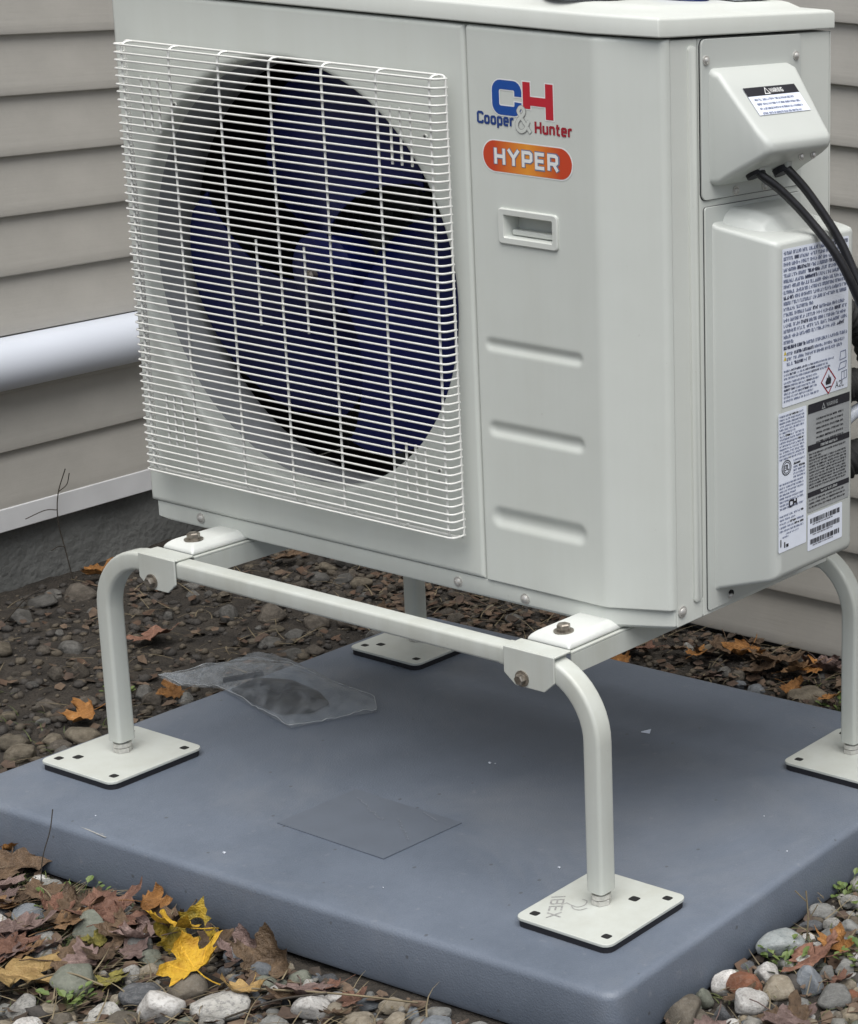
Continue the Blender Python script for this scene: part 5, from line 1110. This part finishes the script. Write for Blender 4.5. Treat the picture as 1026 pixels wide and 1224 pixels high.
# fill in: stones that nothing sets apart, 200 or so
ZONES = [(0.0, 1.05, -0.62, -0.30, 70,  0.009, 0.022, 0.2), (0.52, 0.98, -0.47, -0.285, 40, 0.007, 0.018, 0.2), (1.04, 1.32, -0.35, 0.45, 50, 0.008, 0.020, 0.2), (-0.86, -0.10, -0.22, 0.80, 84, 0.008, 0.024, 0.42), (-0.60, 0.9, 0.61, 0.89, 38, 0.008, 0.018, 0.4)]
fc = 0
for x0, x1, y0, y1, cnt, r0, r1, sk in ZONES:
    k = 0; tries = 0
    while k < cnt and tries < cnt * 60:
        tries += 1; x, y = rg_.uniform(x0, x1), rg_.uniform(y0, y1); r_ = rg_.uniform(r0, r1) * (1.3 if rg_.random() < 0.12 else 1)
        if x < left_wall_x(y) + 0.05 or in_slab(x, y, r_ + 0.004) or not in_view(x, y, 0.03): continue
        if y0 > -0.5 and x0 < -0.5 and y < 0.05 and x > -0.12: continue
        if any((x - a) ** 2 + (y - b) ** 2 < ((r_ + c_) * 0.86) ** 2 for a, b, c_ in placed): continue
        cs = ['grey', 'green', 'brown', 'tan', 'slate', 'pale', 'white', 'dark'] if y < -0.2 or x > 1 else ['grey', 'brown', 'brown', 'tan', 'grey']
        put_stone(x, y, r_ * 2, r_ * rg_.uniform(1.1, 1.7), rg_.choice(cs), rg_, sk); k += 1
# fine gravel: uncountable
def gravel(name, zones, mats, seed, label):
    rg2 = random.Random(seed); bm = bmesh.new(); bmesh.ops.create_icosphere(bm, subdivisions=1, radius=1.0); base = [v.co.copy() for v in bm.verts]; fs = [tuple(v.index for v in f.verts) for f in bm.faces]; bm.free()
    V = []; F = []; MI = []
    for x0, x1, y0, y1, cnt, r0, r1 in zones:
        for _ in range(cnt):
            x, y = rg2.uniform(x0, x1), rg2.uniform(y0, y1); r_ = r0 + (r1 - r0) * rg2.random() ** 2.2
            if x < left_wall_x(y) + 0.02 or in_slab(x, y, r_ * 0.5): continue
            z = ground_z(x, y); k = len(V); mi = rg2.randrange(len(mats)); sx, sy, sz = r_ * rg2.uniform(.8, 1.3), r_ * rg2.uniform(.7, 1.1), r_ * rg2.uniform(.5, .85)
            rot = Matrix.Rotation(rg2.uniform(0, 6.28), 3, 'Z') @ Matrix.Rotation(rg2.uniform(-.6, .6), 3, 'X')
            for b in base:
                q = Vector((b.x * sx, b.y * sy, b.z * sz)) * rg2.uniform(0.8, 1.12); q = rot @ q; V.append((x + q.x, y + q.y, z + q.z + sz * 0.4))
            for f in fs: F.append((k + f[0], k + f[1], k + f[2])); MI.append(mi)
    me = bpy.data.meshes.new(name); me.from_pydata(V, [], F)
    for q in mats: me.materials.append(q)
    me.polygons.foreach_set('material_index', MI); me.shade_smooth(); me.update()
    tag(new_obj(name, me), label, 'gravel', kind='stuff')
def flat_stone(n, c): return mat(n, c, 0.85, 0.35, 90, 0.5, 400, detail=6, bdist=0.003)
GM = [flat_stone('gravel_a', (0.15, 0.145, 0.13)), flat_stone('gravel_b', (0.09, 0.075, 0.055)), flat_stone('gravel_c', (0.25, 0.24, 0.215)), flat_stone('gravel_d', (0.05, 0.045, 0.04)), flat_stone('gravel_e', (0.19, 0.16, 0.115))]
gravel('gravel', [(-0.05, 1.05, -0.85, -0.29, 2600, 0.003, 0.010), (1.03, 1.5, -0.65, 0.65, 2600, 0.003, 0.010)], GM, 3, 'fine mixed gravel between the stones before the pad')
gravel('gravel', [(0.3, 1.5, -1.0, -0.5, 700, 0.008, 0.022), (1.1, 1.6, -0.5, 0.8, 500, 0.008, 0.022)], GM, 8, 'coarse mixed gravel spreading out in front of the pad')
gravel('gravel', [(-0.92, -0.07, -0.45, 0.92, 3400, 0.002, 0.011), (-0.5, 1.0, 0.57, 0.92, 1700, 0.002, 0.009)], [GM[1], GM[3], GM[3], GM[1], GM[3]], 4, 'dark crumbly soil and gravel beside and behind the pad')

# ================================================================== LEAVES
half = [(0.0, 0.0), (0.14, -0.07), (0.33, -0.10), (0.30, 0.01), (0.54, 0.03), (0.47, 0.13), (0.44, 0.19), (0.60, 0.25), (0.82, 0.42), (0.66, 0.44), (0.63, 0.56), (0.46, 0.50), (0.24, 0.47), (0.26, 0.60), (0.36, 0.72), (0.22, 0.72), (0.17, 0.86), (0.08, 0.90), (0.0, 1.06)]
outline = half + [(-x, y) for x, y in half[-2:0:-1]]
def leaf_mesh(seed, curl):
    rg3 = random.Random(seed); O = resample([(x * (1 + rg3.uniform(-.08, .08)), y + rg3.uniform(-.03, .03)) for x, y in outline], 56); c = Vector((0, 0.30)); NR = 7; V = []; F = []; n = len(O)
    cu = rg3.uniform(0.7, 1.6) * (1.6 if curl else 0.55); ax = rg3.uniform(0, 3.14); cup = rg3.uniform(0.10, 0.30) * (1.5 if curl else 0.8); off = rg3.uniform(0, 40)
    def place(p, t):
        a = math.atan2(p.x, p.y + 0.02); vein = abs(((a * 1.45) % 1.0) - 0.5) * 2      # 1 on a vein, 0 between
        z = cup * (p - c).length_squared + (0.045 - 0.07 * vein) * t + 0.09 * noise.noise((p.x * 2.6 + off, p.y * 2.6, 0)) + 0.04 * noise.noise((p.x * 7 + off, p.y * 7, 3)) * t
        d = (p - c); u = d.x * math.cos(ax) + d.y * math.sin(ax); v = -d.x * math.sin(ax) + d.y * math.cos(ax)
        th = u * cu
        uu = math.sin(th) / cu - z * math.sin(th); zz = (1 - math.cos(th)) / cu + z * math.cos(th)
        return (c.x + uu * math.cos(ax) - v * math.sin(ax), c.y + uu * math.sin(ax) + v * math.cos(ax), zz)
    V.append(place(c, 0))
    for i in range(1, NR + 1):
        for p in O: V.append(place(c.lerp(p, i / NR), i / NR))
    for j in range(n): F.append((0, 1 + j, 1 + (j + 1) % n))
    for i in range(NR - 1):
        for j in range(n): F.append((1 + i * n + j, 1 + (i + 1) * n + j, 1 + (i + 1) * n + (j + 1) % n, 1 + i * n + (j + 1) % n))
    s0 = Vector(place(Vector((0, 0)), 1)); st_ = [s0, s0 + Vector((0.03, -0.22, 0.03)), s0 + Vector((0.09, -0.45, 0.08)), s0 + Vector((0.17, -0.62, 0.10))]
    tv, tf = tubeVF(st_, circ(0.014, 5)); k = len(V); V += [tuple(v) for v in tv]; F += [tuple(k + q for q in f) for f in tf]
    me = bpy.data.meshes.new('maple_leaf'); me.from_pydata(V, [], F); me.shade_smooth(); me.update(); return me
LFLAT = [leaf_mesh(300 + i, False) for i in range(8)]; LCURL = [leaf_mesh(400 + i, True) for i in range(8)]
lmc = {}
LCN = {'dry': 'dry brown', 'rust': 'rusty red', 'tan': 'tan', 'mauve': 'mauve-brown', 'sand': 'sandy yellow', 'olive': 'small olive', 'brown': 'dark brown', 'orange': 'orange-brown', 'yellow': 'bright yellow', 'yellowspot': 'yellow'}
def put_leaf(x, y, size, c, curl, rg4, rot=None, z=None, label=None, mesh=None):
    me0 = mesh or rg4.choice(LCURL if curl else LFLAT); key = (me0.name, c)
    if key not in lmc: q = me0.copy(); q.materials.clear(); q.materials.append(LM[c]); lmc[key] = q
    o = bpy.data.objects.new('maple_leaf', lmc[key]); COL.objects.link(o); s = size / 1.25
    o.scale = (s, s, s); o.rotation_euler = rot if rot else (rg4.uniform(-.3, .3), rg4.uniform(-.3, .3), rg4.uniform(0, 6.28))
    o.location = (x, y, (ground_z(x, y) + 0.016 + 0.006 * rg4.random()) if z is None else z)
    # centre the blade on the spot
    cc = o.rotation_euler.to_matrix() @ Vector((0, 0.35 * s, 0)); o.location.x -= cc.x; o.location.y -= cc.y; o.location.z -= cc.z if z is None else 0
    if label: tag(o, label, 'leaf')
    else:
        ds = ('small ' if size < 0.055 else 'large ' if size > 0.072 else '') + ('curled ' if curl else 'flat ') + LCN[c].replace('small ', '')
        tag(o, '%s leaf %s' % (ds, region(x, y)), 'leaf', '%s leaves %s' % (ds, region(x, y)))
    return o
SPL = {0: 'rusty pink maple leaf lying flat left of the yellow leaves', 3: 'mauve-brown maple leaf at the left frame edge', 5: 'sandy yellow maple leaf in the lower left corner', 6: 'small olive-yellow leaf standing among the brown leaves', 8: 'orange-pink leaf tucked against the pad left of the yellow leaves', 12: 'orange-brown curled leaf against the pad\'s left end', 15: 'mauve-brown leaf on stones right of the curled brown leaf', 16: 'sandy curled leaf below the bright yellow leaf', 18: 'orange leaf among the stones at the right frame edge', 19: 'rusty brown leaf among the stones right of the pad', 20: 'upright orange leaf behind the pad below the valve cover', 22: 'mauve curled leaf behind the pad beside the back leg', 25: 'salmon maple leaf alone on the dark soil behind the front left leg', 26: 'orange-brown curled leaf just left of the front left leg', 27: 'rusty leaf leaning on the concrete foundation', 28: 'orange leaf poking out under the plastic bag'}
rg4 = random.Random(9)
for i, (x, y, s, c, cu) in enumerate(LEAVES): put_leaf(x, y, s * 1.45, c, cu, rg4, label=SPL.get(i))
# the eye-catchers against the pad's front face
put_leaf(0.425, -0.318, 0.084, 'yellowspot', 1, rg4, rot=(R(52), R(10), R(24)), z=-0.408, label='yellow-green curled leaf with a round black spot leaning on the pad', mesh=LCURL[2])
put_leaf(0.440, -0.350, 0.076, 'yellow', 0, rg4, rot=(R(30), R(16), R(165)), z=-0.368, label='bright yellow maple leaf lying below the black-spotted leaf', mesh=LFLAT[3])
put_leaf(0.508, -0.384, 0.076, 'yellow', 1, rg4, rot=(R(24), R(-14), R(70)), z=-0.378, label='narrow curled yellow-orange leaf lying on the stones')
put_leaf(0.553, -0.308, 0.082, 'dry', 1, rg4, rot=(R(58), R(-4), R(20)), z=-0.406, label='curled brown maple leaf standing against the pad\'s front', mesh=LCURL[5])
put_leaf(0.510, -0.308, 0.058, 'mauve', 1, rg4, rot=(R(48), R(-12), R(30)), z=-0.398, label='small grey-brown leaf left of the standing brown leaf')
for k in range(28):
    x, y = rg4.uniform(0.10, 0.42), rg4.uniform(-0.50, -0.31)
    if rg4.random() < 0.15: x, y = rg4.uniform(1.06, 1.3), rg4.uniform(-0.3, 0.3)
    if not in_view(x, y, 0.03): continue
    put_leaf(x, y, rg4.uniform(0.045, 0.075), rg4.choice(['brown', 'brown', 'mauve', 'mauve', 'rust', 'tan']), rg4.random() < 0.3, rg4)
for k in range(16):
    x, y = rg4.uniform(0.2, 0.9), rg4.uniform(0.66, 0.87); put_leaf(x, y, rg4.uniform(0.04, 0.06), rg4.choice(['brown', 'brown', 'orange', 'mauve']), rg4.random() < 0.4, rg4)
# crumbled leaf litter: uncountable
V = []; F = []; MI = []; rg5 = random.Random(77)
for zone, cnt in (((-0.05, 0.62, -0.80, -0.29), 1500), ((0.6, 1.05, -0.8, -0.29), 500), ((1.05, 1.4, -0.5, 0.6), 700), ((-0.9, -0.09, -0.4, 0.9), 700), ((-0.4, 0.95, 0.61, 0.9), 900)):
    for _ in range(cnt):
        x, y = rg5.uniform(zone[0], zone[1]), rg5.uniform(zone[2], zone[3])
        if in_slab(x, y, 0.004) or x < left_wall_x(y) + 0.02: continue
        s = rg5.uniform(0.004, 0.014); a = rg5.uniform(0, 6.28); z = ground_z(x, y) + rg5.uniform(0.003, 0.016); k = len(V); tl = rg5.uniform(-.6, .6)
        for q in range(5):
            b = a + q * 1.257; rr_ = s * rg5.uniform(.5, 1.1); V.append((x + rr_ * math.cos(b), y + rr_ * math.sin(b), z + rr_ * math.sin(b - a) * tl + rg5.uniform(-.002, .002)))
        V.append((x, y, z - s * 0.2)); F += [(k + q, k + (q + 1) % 5, k + 5) for q in range(5)]; MI += [rg5.randrange(4)] * 5
me = bpy.data.meshes.new('leaf_litter'); me.from_pydata(V, [], F)
for q in (mat('litter_a', (0.075, 0.045, 0.028), 0.8, 0.4, 60), mat('litter_b', (0.11, 0.075, 0.05), 0.8, 0.4, 60), mat('litter_c', (0.045, 0.032, 0.022), 0.8, 0.4, 60), mat('litter_d', (0.075, 0.05, 0.036), 0.8, 0.4, 60)): me.materials.append(q)
me.polygons.foreach_set('material_index', MI); me.update(); tag(new_obj('leaf_litter', me), 'crumbled brown leaf litter over soil and gravel', 'leaf litter', kind='stuff')

# ================================================================== GRASS, WEEDS, TWIGS
def blades(name, zones, material, seed, label, lmin, lmax, flat):
    rg6 = random.Random(seed); V = []; F = []
    for x0, x1, y0, y1, cnt in zones:
        for _ in range(cnt):
            x, y = rg6.uniform(x0, x1), rg6.uniform(y0, y1)
            if in_slab(x, y, 0.003) or x < left_wall_x(y) + 0.02: continue
            l = rg6.uniform(lmin, lmax); a = rg6.uniform(0, 6.28); w = rg6.uniform(0.0006, 0.0014); el = rg6.uniform(0.05, 0.5) if flat else rg6.uniform(0.4, 1.3); z = ground_z(x, y) + (rg6.uniform(0.004, 0.016) if flat else 0); k = len(V); bend = rg6.uniform(-.8, .8)
            px, py, pz = x, y, z
            for i in range(5):
                t = i / 4; nx_, ny_ = -math.sin(a) * w * (1 - t * .8), math.cos(a) * w * (1 - t * .8); V.append((px + nx_, py + ny_, pz)); V.append((px - nx_, py - ny_, pz))
                e2 = el * (1 - 1.4 * t); px += math.cos(a) * math.cos(e2) * l / 4; py += math.sin(a) * math.cos(e2) * l / 4; pz += math.sin(e2) * l / 4; a += bend * 0.25
                if in_slab(px, py, 0.0): px, py = x, y
            F += [(k + 2 * i, k + 2 * i + 1, k + 2 * i + 3, k + 2 * i + 2) for i in range(4)]
    me = bpy.data.meshes.new(name); me.from_pydata(V, [], F); me.materials.append(MT[material]); me.update(); tag(new_obj(name, me), label, 'grass', kind='stuff')
blades('grass', [(0.02, 0.30, -0.40, -0.295, 900), (0.1, 0.5, -0.62, -0.36, 300), (1.05, 1.3, -0.1, 0.5, 420), (-0.55, -0.1, -0.3, 0.1, 120), (0.55, 0.8, 0.68, 0.86, 80)], 'grass', 31, 'short green grass and moss in the gravel round the pad', 0.012, 0.035, False)
blades('dry_grass', [(0.0, 0.6, -0.7, -0.295, 700), (0.6, 1.3, -0.6, -0.3, 300), (1.05, 1.3, -0.3, 0.5, 260), (-0.85, -0.1, -0.3, 0.85, 220), (-0.3, 0.9, 0.62, 0.9, 200)], 'straw', 32, 'dry straw and dead grass strewn over the ground', 0.02, 0.07, True)
def weed(x, y, s, seed, label):
    rg7 = random.Random(seed); V = []; F = []; z = ground_z(x, y) + 0.004
    for _ in range(26):
        a = rg7.uniform(0, 6.28); d = s * rg7.random() ** 0.7; px, py, pz = x + d * math.cos(a), y + d * math.sin(a), z + rg7.uniform(0.004, 0.02)
        if in_slab(px, py, 0.003): continue
        l = rg7.uniform(0.006, 0.012); w = l * 0.45; k = len(V); tilt = rg7.uniform(0.1, 0.9); ca, sa = math.cos(a), math.sin(a)
        for u, v in ((0, 0), (0.35, 1), (0.75, 0.8), (1, 0), (0.75, -0.8), (0.35, -1)): V.append((px + ca * u * l - sa * v * w, py + sa * u * l + ca * v * w, pz + u * l * tilt + abs(v) * l * 0.15))
        V.append((px + ca * l * .5, py + sa * l * .5, pz + l * .5 * tilt)); F += [(k + i, k + (i + 1) % 6, k + 6) for i in range(6)]
        q = len(V); V += [(px, py, pz), (px + 0.0006, py, pz), (x, y, z - 0.006)]; F.append((q, q + 1, q + 2))
    tag(mk('weed_plant', V, F, MT['weed']), label, 'weed')
weed(0.212, -0.318, 0.040, 1, 'green small-leaved weed at the pad\'s front left edge'); weed(1.098, -0.002, 0.028, 2, 'small green weed between the stones right of the pad'); weed(1.072, 0.020, 0.018, 3, 'tiny yellow-green weed against the pad\'s right edge'); weed(1.052, 0.195, 0.04, 4, 'leafy green weed patch along the pad\'s far right edge'); weed(0.665, 0.735, 0.035, 5, 'green weed behind the pad next to the back leg'); weed(1.17, 0.06, 0.03, 6, 'low green weed at the right frame edge'); weed(0.43, -0.49, 0.03, 7, 'mossy green weed among the bottom left stones'); weed(-0.34, 0.17, 0.02, 8, 'sparse green weed in the soil left of the pad')
def stalk(name, paths, r, material, label, cat):
    V, F = join([tubeVF(spline(p, 6), circ(rr_, 5), scale=None) for p, rr_ in paths]); tag(mk(name, V, F, MT[material], smooth=60), label, cat)
wx = left_wall_x(0.5) + 0.03
stalk('dead_stalk', [([(wx + 0.02, 0.49, -0.41), (wx + 0.01, 0.485, -0.34), (wx + 0.006, 0.480, -0.29), (wx + 0.004, 0.486, -0.24), (wx + 0.004, 0.505, -0.195)], 0.0010), ([(wx + 0.006, 0.480, -0.268), (wx + 0.008, 0.455, -0.262), (wx + 0.01, 0.415, -0.268)], 0.0009), ([(wx + 0.004, 0.488, -0.235), (wx + 0.004, 0.505, -0.225), (wx + 0.004, 0.512, -0.205)], 0.0009), ([(wx + 0.012, 0.486, -0.34), (wx + 0.014, 0.470, -0.335), (wx + 0.016, 0.455, -0.338)], 0.0008)], 0.0016, 'twig', 'thin dead weed stalk standing against the concrete foundation', 'stalk')
stalk('grass_stalk', [([(0.148, -0.320, -0.41), (0.150, -0.314, -0.36), (0.150, -0.300, -0.325), (0.148, -0.292, -0.298)], 0.0007)], 0.001, 'twig', 'single dark grass stalk in front of the pad\'s left part', 'stalk')
stalk('seed_stalk', [([(1.076, 0.075, -0.41), (1.078, 0.076, -0.37), (1.072, 0.08, -0.335)], 0.0011), ([(1.078, 0.076, -0.375), (1.09, 0.08, -0.35)], 0.0008), ([(1.074, 0.079, -0.35), (1.062, 0.07, -0.333)], 0.0008)], 0.001, 'straw', 'thin dry seed stalk in front of the pad\'s right edge', 'stalk')
for i, (p, lb) in enumerate([([(0.60, -0.375, -0.385), (0.70, -0.335, -0.383), (0.79, -0.302, -0.385)], 'long pale straw lying on the stones by the pad\'s front'), ([(0.62, -0.43, -0.39), (0.66, -0.39, -0.375), (0.69, -0.345, -0.38)], 'thin reddish twig between the bottom stones'), ([(0.36, -0.50, -0.39), (0.40, -0.47, -0.375), (0.44, -0.45, -0.39)], 'short dry twig beside the dark greenish stone'), ([(-0.76, 0.27, -0.40), (-0.74, 0.30, -0.36), (-0.73, 0.33, -0.345)], 'short twig leaning near the foundation at far left')]):
    stalk('twig', [(p, 0.0013)], 0.001, 'straw' if i in (0, 2) else 'twig', lb, 'twig')
